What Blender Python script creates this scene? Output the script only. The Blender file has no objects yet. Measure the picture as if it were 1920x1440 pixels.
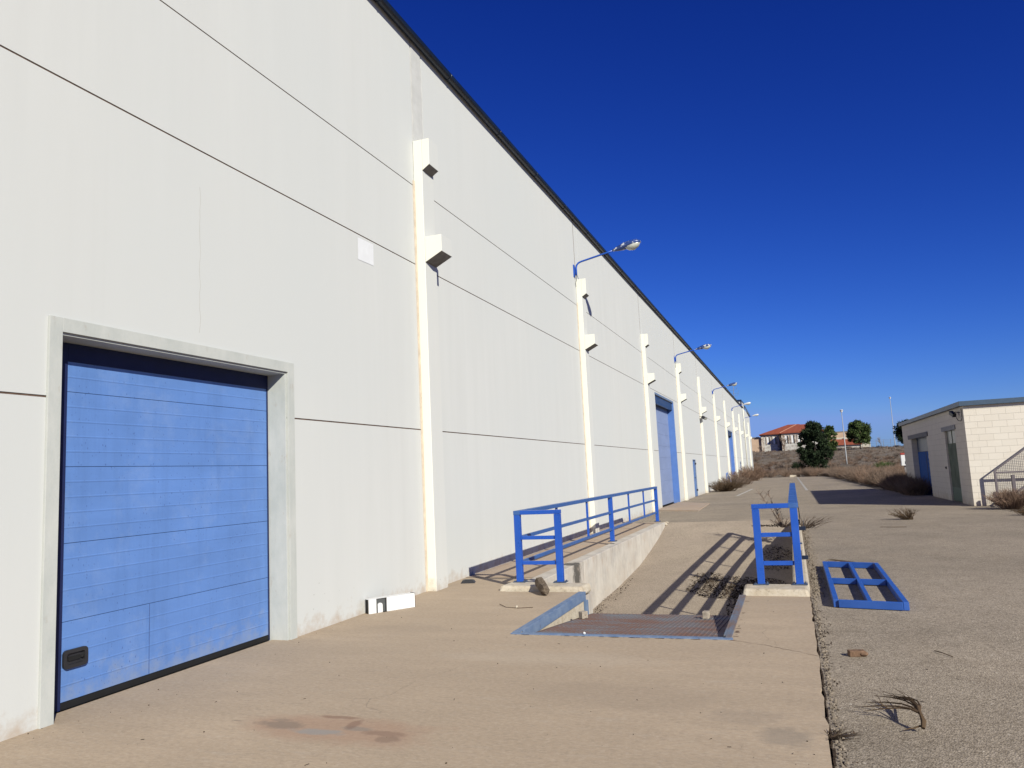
import bpy, math, random
from mathutils import Vector, Matrix, noise
R=math.radians
sc=bpy.context.scene
C=sc.collection
# world frame: facade plane X=0, X grows away from it, Y runs along it away from the viewer, Z up (metres)
# ---------------------------------------------------------------- camera
cam_d=bpy.data.cameras.new('camera'); cam=bpy.data.objects.new('camera',cam_d); C.objects.link(cam); sc.camera=cam
cam_d.sensor_width=36; cam_d.lens=1428.08/1920*36; cam_d.clip_start=.05; cam_d.clip_end=3000
yw,pt,rl=R(-19.757),R(6.8766),R(2.7359)
F=Vector((math.sin(yw)*math.cos(pt),math.cos(yw)*math.cos(pt),math.sin(pt)))
Rt=Vector((math.cos(yw),-math.sin(yw),0)); Dn=F.cross(Rt)
r0=math.cos(rl)*Rt+math.sin(rl)*Dn; d0=-math.sin(rl)*Rt+math.cos(rl)*Dn
M=Matrix((r0,-d0,-F)).transposed().to_4x4(); M.translation=Vector((5.12,0,1.6)); cam.matrix_world=M
# ---------------------------------------------------------------- sky, sun, exposure
SUN=Vector((1.28,-1.19,.98)).normalized()
w=bpy.data.worlds.new('World'); sc.world=w; w.use_nodes=True
nt=w.node_tree; nt.nodes.clear()
sky=nt.nodes.new('ShaderNodeTexSky'); sky.sky_type='NISHITA'; sky.sun_disc=False
sky.sun_elevation=math.asin(SUN.z); sky.sun_rotation=math.atan2(SUN.x,SUN.y)
sky.altitude=900; sky.air_density=1.0; sky.dust_density=.25; sky.ozone_density=2.5
gm=nt.nodes.new('ShaderNodeGamma'); gm.inputs[1].default_value=1.35
gm.inputs[1].default_value=1.35
bg=nt.nodes.new('ShaderNodeBackground'); bg.inputs[1].default_value=.048
ow=nt.nodes.new('ShaderNodeOutputWorld')
sep=nt.nodes.new('ShaderNodeSeparateColor'); com=nt.nodes.new('ShaderNodeCombineColor')
nt.links.new(sky.outputs[0],gm.inputs[0]); nt.links.new(gm.outputs[0],sep.inputs[0])
# deep winter-blue grading of the clear sky: one power curve per channel
for ch,(k,e,mx) in enumerate(((.503,1.45,.20),(.548,1.20,.345),(.99,.87,.74))):
    m0=nt.nodes.new('ShaderNodeMath'); m0.operation='MULTIPLY'; m0.inputs[1].default_value=.72*.07
    m1=nt.nodes.new('ShaderNodeMath'); m1.operation='POWER'; m1.inputs[1].default_value=e
    m2=nt.nodes.new('ShaderNodeMath'); m2.operation='MULTIPLY'; m2.inputs[1].default_value=k/.07
    m3=nt.nodes.new('ShaderNodeMath'); m3.operation='MINIMUM'; m3.inputs[1].default_value=mx/.07
    nt.links.new(sep.outputs[ch],m0.inputs[0]); nt.links.new(m0.outputs[0],m1.inputs[0]); nt.links.new(m1.outputs[0],m2.inputs[0]); nt.links.new(m2.outputs[0],m3.inputs[0]); nt.links.new(m3.outputs[0],com.inputs[ch])
nt.links.new(com.outputs[0],bg.inputs[0]); nt.links.new(bg.outputs[0],ow.inputs[0])
sd=bpy.data.lights.new('sun','SUN'); sd.energy=4.9; sd.angle=R(.5); sd.color=(1,.965,.82)
so=bpy.data.objects.new('sun',sd); C.objects.link(so); so.rotation_euler=SUN.to_track_quat('Z','Y').to_euler(); so.location=(20,-20,30)
sc.view_settings.view_transform='Standard'; sc.view_settings.look='None'; sc.view_settings.gamma=1; sc.view_settings.exposure=.55
# ---------------------------------------------------------------- mesh helpers
class MB:
    def __init__(s): s.v=[]; s.f=[]
    def face(s,pts):
        n=len(s.v); s.v+=[Vector(p) for p in pts]; s.f.append(tuple(range(n,n+len(pts))))
    def hexa(s,p):   # p: 8 points, bottom 4 ccw then top 4 ccw
        n=len(s.v); s.v+=[Vector(q) for q in p]
        for f in ((3,2,1,0),(4,5,6,7),(0,1,5,4),(1,2,6,5),(2,3,7,6),(3,0,4,7)): s.f.append(tuple(n+i for i in f))
        return s
    def box(s,x0,x1,y0,y1,z0,z1):
        return s.hexa([(x0,y0,z0),(x1,y0,z0),(x1,y1,z0),(x0,y1,z0),(x0,y0,z1),(x1,y0,z1),(x1,y1,z1),(x0,y1,z1)])
    def obox(s,c,u,v,hu,hv,z0,z1):   # oriented box: centre (x,y), unit axes u,v
        c=Vector((c[0],c[1],0)); u=Vector((u[0],u[1],0)).normalized()*hu; v=Vector((v[0],v[1],0)).normalized()*hv
        P=[c-u-v,c+u-v,c+u+v,c-u+v]
        return s.hexa([p+Vector((0,0,z0)) for p in P]+[p+Vector((0,0,z1)) for p in P])
    def beam(s,a,b,wd,ht,up=(0,0,1)):
        a=Vector(a); b=Vector(b); d=(b-a).normalized(); up=Vector(up)
        if abs(d.dot(up))>.99: up=Vector((1,0,0))
        sx=d.cross(up).normalized(); sz=sx.cross(d).normalized(); sx*=wd/2; sz*=ht/2
        return s.hexa([a-sx-sz,a+sx-sz,b+sx-sz,b-sx-sz,a-sx+sz,a+sx+sz,b+sx+sz,b-sx+sz])
    def prism(s,poly,h0,h1,axis='z'):  # poly list of 2D points, extruded along axis
        def P(a,b,h): return {'z':(a,b,h),'y':(a,h,b),'x':(h,a,b)}[axis]
        if axis=='y': poly=poly[::-1]
        n=len(s.v); k=len(poly)
        s.v+=[Vector(P(a,b,h0)) for a,b in poly]+[Vector(P(a,b,h1)) for a,b in poly]
        s.f.append(tuple(n+i for i in range(k))[::-1]); s.f.append(tuple(n+k+i for i in range(k)))
        for i in range(k): j=(i+1)%k; s.f.append((n+i,n+j,n+k+j,n+k+i))
        return s
    def tube(s,pts,r,seg=8,cap=True):
        pts=[Vector(p) for p in pts]; rs=r if isinstance(r,(list,tuple)) else [r]*len(pts)
        n=len(s.v); ref=None
        for i,p in enumerate(pts):
            d=(pts[min(i+1,len(pts)-1)]-pts[max(i-1,0)]).normalized()
            if ref is None: ref=Vector((0,0,1)) if abs(d.z)<.9 else Vector((1,0,0))
            a=d.cross(ref).normalized(); b=a.cross(d).normalized(); ref=b
            for k in range(seg):
                t=2*math.pi*k/seg; s.v.append(p+a*math.cos(t)*rs[i]+b*math.sin(t)*rs[i])
        for i in range(len(pts)-1):
            for k in range(seg):
                k2=(k+1)%seg; s.f.append((n+i*seg+k,n+i*seg+k2,n+(i+1)*seg+k2,n+(i+1)*seg+k))
        if cap:
            s.f.append(tuple(n+k for k in range(seg))[::-1]); s.f.append(tuple(n+(len(pts)-1)*seg+k for k in range(seg)))
        return s
    def ribbon(s,pts,wd):  # thin twig: crossed tapering blades (3 sided)
        s.tube(pts,[wd*(1-.75*i/(len(pts)-1)) for i in range(len(pts))],3,False); return s
    def rock(s,c,r,rnd,sq=(1,1,1),sub=6):
        n=len(s.v); c=Vector(c); rings=4
        s.v.append(c+Vector((0,0,-r*sq[2])))
        for i in range(1,rings):
            a=math.pi*i/rings
            for k in range(sub):
                t=2*math.pi*k/sub+rnd.random()*.3; q=r*(.8+.4*rnd.random())
                s.v.append(c+Vector((math.sin(a)*math.cos(t)*q*sq[0],math.sin(a)*math.sin(t)*q*sq[1],-math.cos(a)*q*sq[2])))
        s.v.append(c+Vector((0,0,r*sq[2]))); top=len(s.v)-1
        for k in range(sub):
            k2=(k+1)%sub; s.f.append((n,n+1+k2,n+1+k))
            for i in range(rings-2): a=n+1+i*sub; s.f.append((a+k,a+k2,a+sub+k2,a+sub+k))
            a=n+1+(rings-2)*sub; s.f.append((a+k,a+k2,top))
        return s
    def build(s,name,mat,parent=None,bev=0,smooth=False):
        off=Vector((0,0,0)); p=parent
        while p is not None: off=off+p.location; p=p.parent
        me=bpy.data.meshes.new(name); me.from_pydata([v-off for v in s.v],[],s.f); me.materials.append(mat); me.update()
        o=bpy.data.objects.new(name,me); C.objects.link(o)
        if parent is not None: o.parent=parent
        if smooth:
            for q in me.polygons: q.use_smooth=True
        if bev:
            m=o.modifiers.new('bevel','BEVEL'); m.width=bev; m.segments=2; m.limit_method='ANGLE'
        return o
def tag(o,label=None,cat=None,group=None,kind=None):
    if label: o['label']=label
    if cat: o['category']=cat
    if group: o['group']=group
    if kind: o['kind']=kind
    return o
def thing(name,loc,label,cat,group=None):
    o=bpy.data.objects.new(name,None); C.objects.link(o); o.location=loc; o.empty_display_size=.2
    return tag(o,label,cat,group)
def copy_tree(o,parent=None):
    kids=[c for c in bpy.data.objects if c.parent==o]
    c=o.copy(); C.objects.link(c); c.parent=parent
    for k in kids: copy_tree(k,c)
    return c
# ---------------------------------------------------------------- material helpers
class NT:
    def __init__(s,name,rough=.8,spec=.3):
        s.m=bpy.data.materials.new(name); s.m.use_nodes=True; s.t=s.m.node_tree; s.b=s.t.nodes['Principled BSDF']
        s.b.inputs['Roughness'].default_value=rough; s.b.inputs['Specular IOR Level'].default_value=spec
        s.pos=s.t.nodes.new('ShaderNodeNewGeometry').outputs['Position']
    def n(s,t,**k):
        o=s.t.nodes.new(t)
        for a,b in k.items(): setattr(o,a,b)
        return o
    def l(s,a,b): s.t.links.new(a,b)
    def map(s,scale=(1,1,1),loc=(0,0,0),src=None,rot=(0,0,0)):
        m=s.n('ShaderNodeMapping'); m.inputs['Scale'].default_value=scale; m.inputs['Location'].default_value=loc; m.inputs['Rotation'].default_value=rot
        s.l(src or s.pos,m.inputs['Vector']); return m.outputs[0]
    def noise(s,scale,detail=4,rough=.55,vec=None,dist=0):
        o=s.n('ShaderNodeTexNoise'); o.inputs['Scale'].default_value=scale; o.inputs['Detail'].default_value=detail; o.inputs['Roughness'].default_value=rough; o.inputs['Distortion'].default_value=dist
        s.l(vec or s.pos,o.inputs['Vector']); return o.outputs['Fac']
    def voro(s,scale,feature='F1',out='Distance',vec=None,rand=1):
        o=s.n('ShaderNodeTexVoronoi',feature=feature); o.inputs['Scale'].default_value=scale; o.inputs['Randomness'].default_value=rand
        s.l(vec or s.pos,o.inputs['Vector']); return o.outputs[out]
    def ramp(s,fac,lo,hi,a=0.,b=1.):   # linear remap clamp
        o=s.n('ShaderNodeMapRange'); o.clamp=True
        s.l(fac,o.inputs[0]); o.inputs[1].default_value=lo; o.inputs[2].default_value=hi; o.inputs[3].default_value=a; o.inputs[4].default_value=b; return o.outputs[0]
    def math(s,op,a,b=None):
        o=s.n('ShaderNodeMath',operation=op)
        for i,x in enumerate((a,b)):
            if x is None: continue
            if isinstance(x,(int,float)): o.inputs[i].default_value=x
            else: s.l(x,o.inputs[i])
        return o.outputs[0]
    def mix(s,fac,a,b,mode='MIX'):
        o=s.n('ShaderNodeMix',data_type='RGBA',blend_type=mode)
        for i,x in ((0,fac),(6,a),(7,b)):
            if isinstance(x,(int,float)): o.inputs[i].default_value=x
            elif isinstance(x,(tuple,list)): o.inputs[i].default_value=(*x,1) if len(x)==3 else x
            else: s.l(x,o.inputs[i])
        return o.outputs[2]
    def xyz(s): 
        o=s.n('ShaderNodeSeparateXYZ'); s.l(s.pos,o.inputs[0]); return o.outputs
    def col(s,c):
        s.l(s.mix(1.,c,(.675,.675,.675),'MULTIPLY'),s.b.inputs['Base Color'])
    def bump(s,h,strength=.3,dist=.01):
        o=s.n('ShaderNodeBump'); o.inputs['Strength'].default_value=strength; o.inputs['Distance'].default_value=dist
        s.l(h,o.inputs['Height']); s.l(o.outputs[0],s.b.inputs['Normal'])
    def blob(s,cx,cy,rx,ry,ang=0,soft=.5,nz=1.2,nscale=6):  # irregular patch mask on the ground
        o=s.map((1/rx,1/ry,0),(0,0,0),src=s.map((1,1,0),(-cx,-cy,0)),rot=(0,0,0))
        d=s.n('ShaderNodeVectorMath',operation='LENGTH'); s.l(o,d.inputs[0])
        v=s.math('ADD',d.outputs['Value'],s.math('MULTIPLY',s.math('SUBTRACT',s.noise(nscale,5,.65),.5),nz))
        return s.ramp(v,1,1-soft)
def simple(name,c,rough=.6,spec=.3,var=.12,scale=8,metal=0):
    t=NT(name,rough,spec); n=t.noise(scale,4)
    a=tuple(x*(1-var*1.5) for x in c); b=tuple(min(1,x*(1+var)) for x in c)
    t.col(t.mix(t.ramp(n,.3,.7),a,b)); t.b.inputs['Metallic'].default_value=metal; return t.m
# wall paint
def wall_mat(name,c=(.69,.695,.685),dirt=True,grey=0):
    t=NT(name,.9,.15); z=t.xyz()[2]
    streak=t.noise(1.0,6,.6,t.map((1,3.2,.25)))
    c1=t.mix(t.ramp(streak,.3,.75),tuple(x*.955 for x in c),tuple(min(1,x*1.02) for x in c))
    c1=t.mix(t.ramp(t.noise(.22,3),.35,.7),c1,tuple(x*f for x,f in zip(c,(.955,.97,.98))))
    run=t.math('MULTIPLY',t.ramp(t.noise(1.0,4,.6,t.map((1,9,.12))),.60,.74),t.ramp(t.noise(.5,2),.45,.6))
    c1=t.mix(t.math('MULTIPLY',run,.05),c1,(.45,.42,.38))
    c1=t.mix(t.math('MULTIPLY',t.ramp(t.noise(45,3,.7),.62,.8),.10),c1,(.42,.41,.4))
    if dirt:
        n=t.noise(5,6,.7); lim=t.math('ADD',t.math('MULTIPLY',t.math('SUBTRACT',n,.5),.9),z)
        low=t.ramp(lim,.16,-.10); c1=t.mix(t.math('MULTIPLY',low,.65),c1,(.48,.36,.26))
        spots=t.math('MULTIPLY',t.ramp(t.voro(11),.10,.05),t.math('MULTIPLY',t.ramp(z,.9,.25),t.ramp(t.noise(2.2,2),.52,.6)))
        c1=t.mix(t.math('MULTIPLY',spots,.75),c1,(.22,.19,.17))
    t.col(c1); t.bump(t.noise(160,3,.6),.22,.004); return t.m
M_wall=wall_mat('white_wall_paint')
M_pil=wall_mat('cream_pilaster_paint',(.96,.94,.83))
M_front=wall_mat('pale_grey_front',(.72,.72,.70))
def face_colours(o):   # outer faces get the pale grey material, the returns the brighter cream
    o.data.materials.append(M_front)
    for q in o.data.polygons:
        if q.normal.x>.9: q.material_index=1
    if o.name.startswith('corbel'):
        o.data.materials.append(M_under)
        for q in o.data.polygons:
            if q.normal.z<-.7: q.material_index=2   # dark underside colour paints in the shade below the corbel
    return o
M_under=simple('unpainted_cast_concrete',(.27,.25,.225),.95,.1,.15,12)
M_raw=simple('raw_concrete_patch',(.62,.62,.61),.9,.15,.06,5)
M_joint=simple('joint_filler',(.17,.11,.085),.9,.1,.25,9)
M_seal=simple('sealant',(.74,.63,.50),.9,.1,.12,7)
def door_mat(name,c,specks=True,dirty=1.):
    t=NT(name,.5,.35); z=t.xyz()[2]
    c1=t.mix(t.ramp(t.noise(1.6,6,.65,t.map((1,.5,1.6))),.3,.7),tuple(x*.90 for x in c),tuple(min(1,x*1.07) for x in c))
    c1=t.mix(t.math('MULTIPLY',t.ramp(t.noise(1.1,5,.7,t.map((1,7,.6))),.48,.75),.35*dirty),c1,tuple(x*.62 for x in c))
    c1=t.mix(t.math('MULTIPLY',t.ramp(t.noise(2.4,6,.75),.52,.74),.22*dirty),c1,(.34,.45,.70))
    c1=t.mix(t.math('MULTIPLY',t.ramp(t.noise(1.7,5,.7,t.map((1,.8,1.1),(4,4,4))),.52,.70),.28*dirty),c1,tuple(x*.74 for x in c))
    c1=t.mix(t.math('MULTIPLY',t.ramp(t.math('ADD',z,t.noise(6,5,.7)),.75,.50),.45*dirty),c1,(.30,.34,.42))
    if specks:
        v=t.map((1,1,.5)); dens=t.ramp(t.noise(1.3,3),.35,.6)
        for sc1,w0,th_,st in ((30,.16,.50,.75),(47,.17,.60,.6)):
            sp=t.math('MULTIPLY',t.ramp(t.voro(sc1,vec=v),w0,w0-.06),t.ramp(t.voro(sc1,out='Color',vec=v),th_,th_+.05)); c1=t.mix(t.math('MULTIPLY',t.math('MULTIPLY',sp,dens),st),c1,(.06,.11,.30))
    t.col(c1); return t.m
M_door=door_mat('blue_door_paint',(.130,.262,.625))
M_door2=door_mat('grey_blue_door_paint',(.27,.34,.56),False,.6)
M_jamb=door_mat('blue_jamb_paint',(.11,.23,.60),False,.5)
M_seam=simple('door_seam',(.07,.12,.30),.6,.3)
M_navyp=simple('navy_guide_shade',(.012,.02,.085),.6,.3,.1)
M_black=simple('black_rubber',(.012,.012,.013),.75,.3)
M_dark=simple('dark_plastic',(.03,.03,.035),.45,.4)
M_navy=simple('navy_trim_metal',(.012,.022,.05),.32,.5,.15)
M_gut=simple('dark_navy_gutter_metal',(.006,.015,.035),.4,.45,.2,3)
M_frame=None
t=NT('grey_door_surround',.85,.2); c=t.mix(t.ramp(t.noise(3,6,.7,t.map((1,1,.5))),.35,.65),(.50,.525,.51),(.61,.62,.60))
c=t.mix(t.math('MULTIPLY',t.ramp(t.noise(9,6,.75,t.map((1,1,.35))),.60,.70),.5),c,(.40,.32,.25)); t.col(c); t.bump(t.noise(70,3),.25,.004); M_frame=t.m
def paint(name,c,rust=.25,rough=.32):
    t=NT(name,rough,.5); c1=t.mix(t.ramp(t.noise(2.5,5,.6),.3,.7),tuple(x*.88 for x in c),tuple(x*1.08 for x in c))
    ch=t.ramp(t.noise(9,7,.78),.665,.685); c1=t.mix(t.math('MULTIPLY',ch,rust),c1,(.10,.035,.02))
    t.l(t.ramp(t.noise(5,4),.3,.7,rough*.75,rough*1.4),t.b.inputs['Roughness']); t.col(c1); return t.m
M_rail=paint('blue_railing_paint',(.016,.10,.52),.35,.3)
M_baseplate=simple('dirty_base_plate_steel',(.07,.10,.17),.7,.3,.3,30)
M_railf=paint('greyer_blue_railing_paint',(.042,.125,.38),.35,.4)  # greyer blue used on the long rails
M_rail2=paint('blue_frame_paint',(.03,.115,.46),1.,.38)
M_oldblue=None
t=NT('worn_blue_steel',.6,.3); c=t.mix(t.ramp(t.noise(7,6,.7,t.map((2,.6,1))),.35,.65),(.12,.19,.34),(.21,.28,.41))
c=t.mix(t.ramp(t.noise(10,7,.8),.60,.68),c,(.10,.07,.055)); t.col(c); M_oldblue=t.m
t=NT('worn_brown_steel',.6,.3); c=t.mix(t.ramp(t.noise(4,6,.75,t.map((2,.6,1))),.42,.58),(.16,.20,.27),(.20,.145,.12)); t.col(c); M_worn=t.m
t=NT('rusty_ribbed_plate',.7,.3); c=t.mix(t.ramp(t.noise(1.6,6,.7,t.map((.9,1.6,1))),.40,.56),(.17,.175,.19),(.19,.105,.075))
c=t.mix(t.ramp(t.noise(5,6,.7,t.map((.3,3,1))),.58,.72),c,(.27,.29,.32))
t.col(c); M_plate=t.m
# concrete apron
t=NT('apron_concrete',.88,.2); base=(.52,.405,.292)
c=t.mix(t.ramp(t.noise(.55,6,.6,t.map((.45,1.2,1))),.3,.7),tuple(x*.85 for x in base),tuple(x*1.13 for x in base))
c=t.mix(t.ramp(t.noise(2.2,8,.72,t.map((.5,1.5,1))),.38,.66),c,tuple(x*.88 for x in base))
c=t.mix(t.math('MULTIPLY',t.ramp(t.noise(5,7,.75,t.map((.3,1.6,1))),.56,.70),.35),c,(.55,.48,.40))
c=t.mix(t.math('MULTIPLY',t.ramp(t.noise(7,6,.7,t.map((.35,1.8,1),(3,3,3))),.56,.72),.30),c,(.30,.235,.185))
c=t.mix(t.math('MULTIPLY',t.ramp(t.noise(28,6,.8,t.map((.7,1.2,1))),.46,.66),.42),c,(.27,.215,.17))
c=t.mix(t.math('MULTIPLY',t.ramp(t.noise(36,5,.8,t.map((.7,1.2,1),(7,7,7))),.48,.66),.42),c,(.66,.56,.45))
c=t.mix(t.math('MULTIPLY',t.ramp(t.voro(60),.07,.04),t.ramp(t.voro(60,out='Color'),.8,.85)),c,(.18,.14,.11))
for (bx,by,rx,ry,nz_,ns,st,cc) in ((2.15,4.50,.85,.30,1.3,2.5,.5,(.42,.255,.175)),(1.72,4.52,.24,.085,1.5,6,.6,(.23,.185,.15)),(1.66,4.60,.09,.04,1.2,12,.45,(.22,.18,.15)),(2.06,4.44,.22,.065,1.6,8,.8,(.34,.32,.30)),(2.28,4.55,.16,.05,1.5,9,.6,(.27,.24,.21)),(2.22,4.62,.05,.12,1.4,9,.6,(.25,.15,.11)),(2.05,4.74,.20,.035,1.5,8,.6,(.26,.155,.11)),(2.52,4.50,.20,.06,1.6,8,.6,(.27,.175,.13)),(2.60,4.40,.10,.07,1.8,10,.6,(.26,.18,.135)),(1.35,4.53,.06,.012,.8,10,.5,(.2,.15,.12)),(1.0,7.6,.8,.35,1.5,3,.22,(.30,.24,.19)),(4.95,4.95,.18,.22,1.4,5,.5,(.27,.23,.19)),(4.7,5.3,.3,.2,1.6,4,.25,(.28,.23,.19)),(3.9,5.6,.9,.4,1.5,2.5,.22,(.33,.26,.2)),(3.0,6.6,1.2,.3,1.5,2.5,.22,(.56,.48,.39))):
    c=t.mix(t.math('MULTIPLY',t.blob(bx,by,rx,ry,soft=.45,nz=nz_,nscale=ns),st),c,cc)
wob=t.n('ShaderNodeVectorMath',operation='ADD'); nz=t.n('ShaderNodeTexNoise'); nz.inputs['Scale'].default_value=2.5; nz.inputs['Detail'].default_value=5; t.l(t.pos,nz.inputs['Vector'])
sc_=t.n('ShaderNodeVectorMath',operation='SCALE'); sc_.inputs['Scale'].default_value=.35; t.l(nz.outputs['Color'],sc_.inputs[0]); t.l(t.pos,wob.inputs[0]); t.l(sc_.outputs[0],wob.inputs[1])
cr=t.ramp(t.voro(.33,'DISTANCE_TO_EDGE',vec=wob.outputs[0]),.0022,.0008)
c=t.mix(t.math('MULTIPLY',t.math('MULTIPLY',cr,t.ramp(t.noise(.6,2),.56,.64)),.35),c,(.16,.12,.09))
t.col(c); t.bump(t.noise(60,4,.65),.25,.006); M_apron=t.m
t=NT('walkway_concrete',.9,.15); c=t.mix(t.ramp(t.noise(1.5,6,.65),.35,.65),(.50,.37,.27),(.46,.38,.31))
c=t.mix(t.math('MULTIPLY',t.ramp(t.noise(4,6,.7),.56,.66),.45),c,(.25,.19,.15)); t.col(c); t.bump(t.noise(50,4,.65),.3,.006); M_walk=t.m
# asphalt: pale worn chippings
t=NT('worn_asphalt',.95,.12)
v1=t.voro(88,out='Color'); v2=t.voro(62,out='Color',vec=t.map((1,1,1),(5,3,0)))
c=t.mix(t.ramp(v1,.15,.9),(.225,.185,.142),(.59,.50,.405))
c=t.mix(.40,c,t.mix(t.ramp(v2,.2,.85),(.26,.212,.160),(.55,.47,.375)))
c=t.mix(t.ramp(v1,.935,.96),c,(.78,.70,.60)); c=t.mix(t.ramp(v2,.06,.03),c,(.10,.08,.065))
c=t.mix(t.ramp(t.noise(.35,6,.65),.38,.62),c,(.82,.82,.82),'MULTIPLY')
c=t.mix(t.ramp(t.noise(2.4,6,.75),.45,.65),c,(.88,.87,.86),'MULTIPLY')
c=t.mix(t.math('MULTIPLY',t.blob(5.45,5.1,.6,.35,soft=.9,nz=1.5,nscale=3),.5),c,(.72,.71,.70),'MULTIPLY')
c=t.mix(t.math('MULTIPLY',t.ramp(t.noise(.9,5,.65,t.map((1,.35,1))),.5,.72),.5),c,(1.18,1.16,1.12),'MULTIPLY')
t.col(c); t.bump(t.voro(95),.55,.008); M_asph=t.m
t=NT('ramp_floor_concrete',.95,.12)
v1=t.voro(80,out='Color'); c=t.mix(t.ramp(v1,.15,.9),(.34,.275,.21),(.60,.50,.40)); c=t.mix(t.ramp(t.noise(1.2,5,.65),.3,.7),c,(.82,.82,.82),'MULTIPLY')
c=t.mix(t.math('MULTIPLY',t.ramp(t.noise(30,4,.7),.6,.7),.5),c,(.15,.12,.09)); t.col(c); t.bump(t.voro(70),.5,.008); M_ramp=t.m
# retaining wall concrete with runs
t=NT('stained_retaining_concrete',.92,.15); z=t.xyz()[2]
c=t.mix(t.ramp(t.noise(1.4,6,.65),.35,.65),(.56,.50,.44),(.68,.635,.58))
c=t.mix(t.math('MULTIPLY',t.math('MULTIPLY',t.ramp(t.noise(1,6,.75,t.map((3,5,.5))),.52,.70),t.ramp(z,-.75,-.0)),.62),c,(.20,.18,.16))
c=t.mix(t.math('MULTIPLY',t.ramp(t.noise(2.2,6,.75),.5,.66),.5),c,(.42,.40,.38))
c=t.mix(t.math('MULTIPLY',t.blob(1.45,13.1,.5,.30,soft=.6,nz=1.8,nscale=9),.85),c,(.05,.045,.04))
c=t.mix(t.math('MULTIPLY',t.ramp(t.noise(3,5,.7),.55,.7),.35),c,(.52,.37,.26))
t.col(c); t.bump(t.noise(25,5,.7),.35,.01); M_ret=t.m
M_kerb=None
t=NT('pale_kerb_concrete',.92,.15); c=t.mix(t.ramp(t.noise(6,6,.7),.35,.65),(.50,.42,.32),(.66,.59,.49)); c=t.mix(t.math('MULTIPLY',t.ramp(t.noise(22,4,.7),.58,.68),.6),c,(.22,.18,.14))
t.col(c); t.bump(t.noise(30,5,.7),.5,.015); M_kerb=t.m
t=NT('hill_soil',1,.05); c=t.mix(t.ramp(t.noise(.12,6,.65),.35,.65),(.20,.165,.13),(.38,.32,.26))
c=t.mix(t.ramp(t.noise(.9,6,.75),.5,.68),c,(.12,.10,.078)); c=t.mix(t.ramp(t.noise(.25,5,.7,t.map((1,1,1),(9,9,0))),.60,.68),c,(.24,.21,.175)); t.col(c); t.bump(t.noise(2,6,.8),1,.4); M_hill=t.m
M_line=simple('faded_white_marking',(.55,.53,.5),.9,.1,.15,20)
M_twig=simple('dry_twigs',(.115,.078,.05),.95,.05,.35,5)
M_twig2=simple('grey_brown_scrub',(.235,.175,.14),.95,.05,.4,1.2)
M_twig3=simple('reddish_scrub',(.26,.175,.13),.95,.05,.4,1.0)
M_litter=simple('dead_leaf_litter',(.07,.05,.037),.95,.05,.4,30)
M_stone=simple('pebbles',(.30,.25,.20),.95,.1,.35,40)
M_pine=simple('pine_needles',(.085,.125,.040),.85,.15,.5,1.8)
M_dpine=simple('dark_conifer_needles',(.030,.048,.022),.85,.15,.5,1.5)
M_bark=simple('grey_bark',(.14,.11,.085),.95,.05,.3,6)
M_white=simple('white_sheet_metal',(.86,.86,.86),.4,.4,.03)
M_grey=simple('grey_steel',(.26,.27,.29),.5,.4,.1)
M_galv=simple('galvanised_steel',(.42,.43,.44),.45,.5,.1)
M_glass=simple('clouded_lamp_glass',(.55,.56,.50),.15,.6,.08)
M_wood=None
t=NT('weathered_wood',.95,.05); c=t.mix(t.ramp(t.noise(6,6,.7,t.map((6,1,6))),.35,.65),(.10,.075,.055),(.27,.215,.165)); t.col(c); t.bump(t.noise(12,5,.7,t.map((6,1,6))),.8,.02); M_wood=t.m
M_paper=simple('white_paper',(.82,.83,.86),.8,.1,.03)
M_brick=simple('broken_brick',(.24,.15,.10),.95,.1,.3,30)
M_cem=simple('cement_lump',(.42,.36,.30),.95,.1,.2,30)
rnd=random.Random(7)
# ================================================================= SETTING: ground
def rects(mb,xs,ys,holes,z=0):
    for i in range(len(xs)-1):
        for j in range(len(ys)-1):
            cx,cy=(xs[i]+xs[i+1])/2,(ys[j]+ys[j+1])/2
            if any(a<cx<b and c_<cy<d for a,b,c_,d in holes): continue
            mb.face([(xs[i],ys[j],z),(xs[i+1],ys[j],z),(xs[i+1],ys[j+1],z),(xs[i],ys[j+1],z)])
def hz(x,y):
    tt=min(1,max(0,(y-105)/85)); s=tt*tt*(3-2*tt)
    n=noise.noise(Vector((x*.06,y*.06,0)))*.7+noise.noise(Vector((x*.25,y*.25,3)))*.22
    return 4.4*s+n*min(1,s*3)*.8*(1 if y<190 else .3)-.05-(.018*(x-8) if y>100 and x>8 else 0)*s
PIT=[(1.45,5.0,10.45,23.4),(2.35,4.4,7.6,10.45)]
mb=MB()
rects(mb,[-900,-40,1.45,2.35,4.4,5.0,900],[-400,7.6,10.45,23.4,100],PIT,-.05)
mb.build('ground',M_hill,None)['kind']='structure'
mb=MB(); xs=[-900,-400,-150]+[-60+2.5*i for i in range(73)]+[180,400,900]; ys=[100+2.5*i for i in range(50)]+[260,400,1000,2500]
n0=0
for y in ys:
    for x in xs: mb.v.append(Vector((x,y,hz(x,y) if y>100 else -.05)))
nx=len(xs)
for j in range(len(ys)-1):
    for i in range(nx-1): a=j*nx+i; mb.f.append((a,a+1,a+nx+1,a+nx))
mb.build('hill',M_hill,None,smooth=True)['kind']='structure'
# asphalt yard
mb=MB(); rects(mb,[0,1.45,5.0,5.22],[23.4,92],[],-.012)
rects(mb,[5.196,8.3,30],[-30,10,23.4,34],[],-.012); mb.face([(5.22,34,-.012),(30,34,-.012),(30,43,-.012),(9.25,43,-.012),(9.1,55,-.012),(8.7,70,-.012),(8.2,90,-.012),(8.2,92,-.012),(5.22,92,-.012)])
mb.build('asphalt_yard',M_asph)['kind']='structure'
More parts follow.
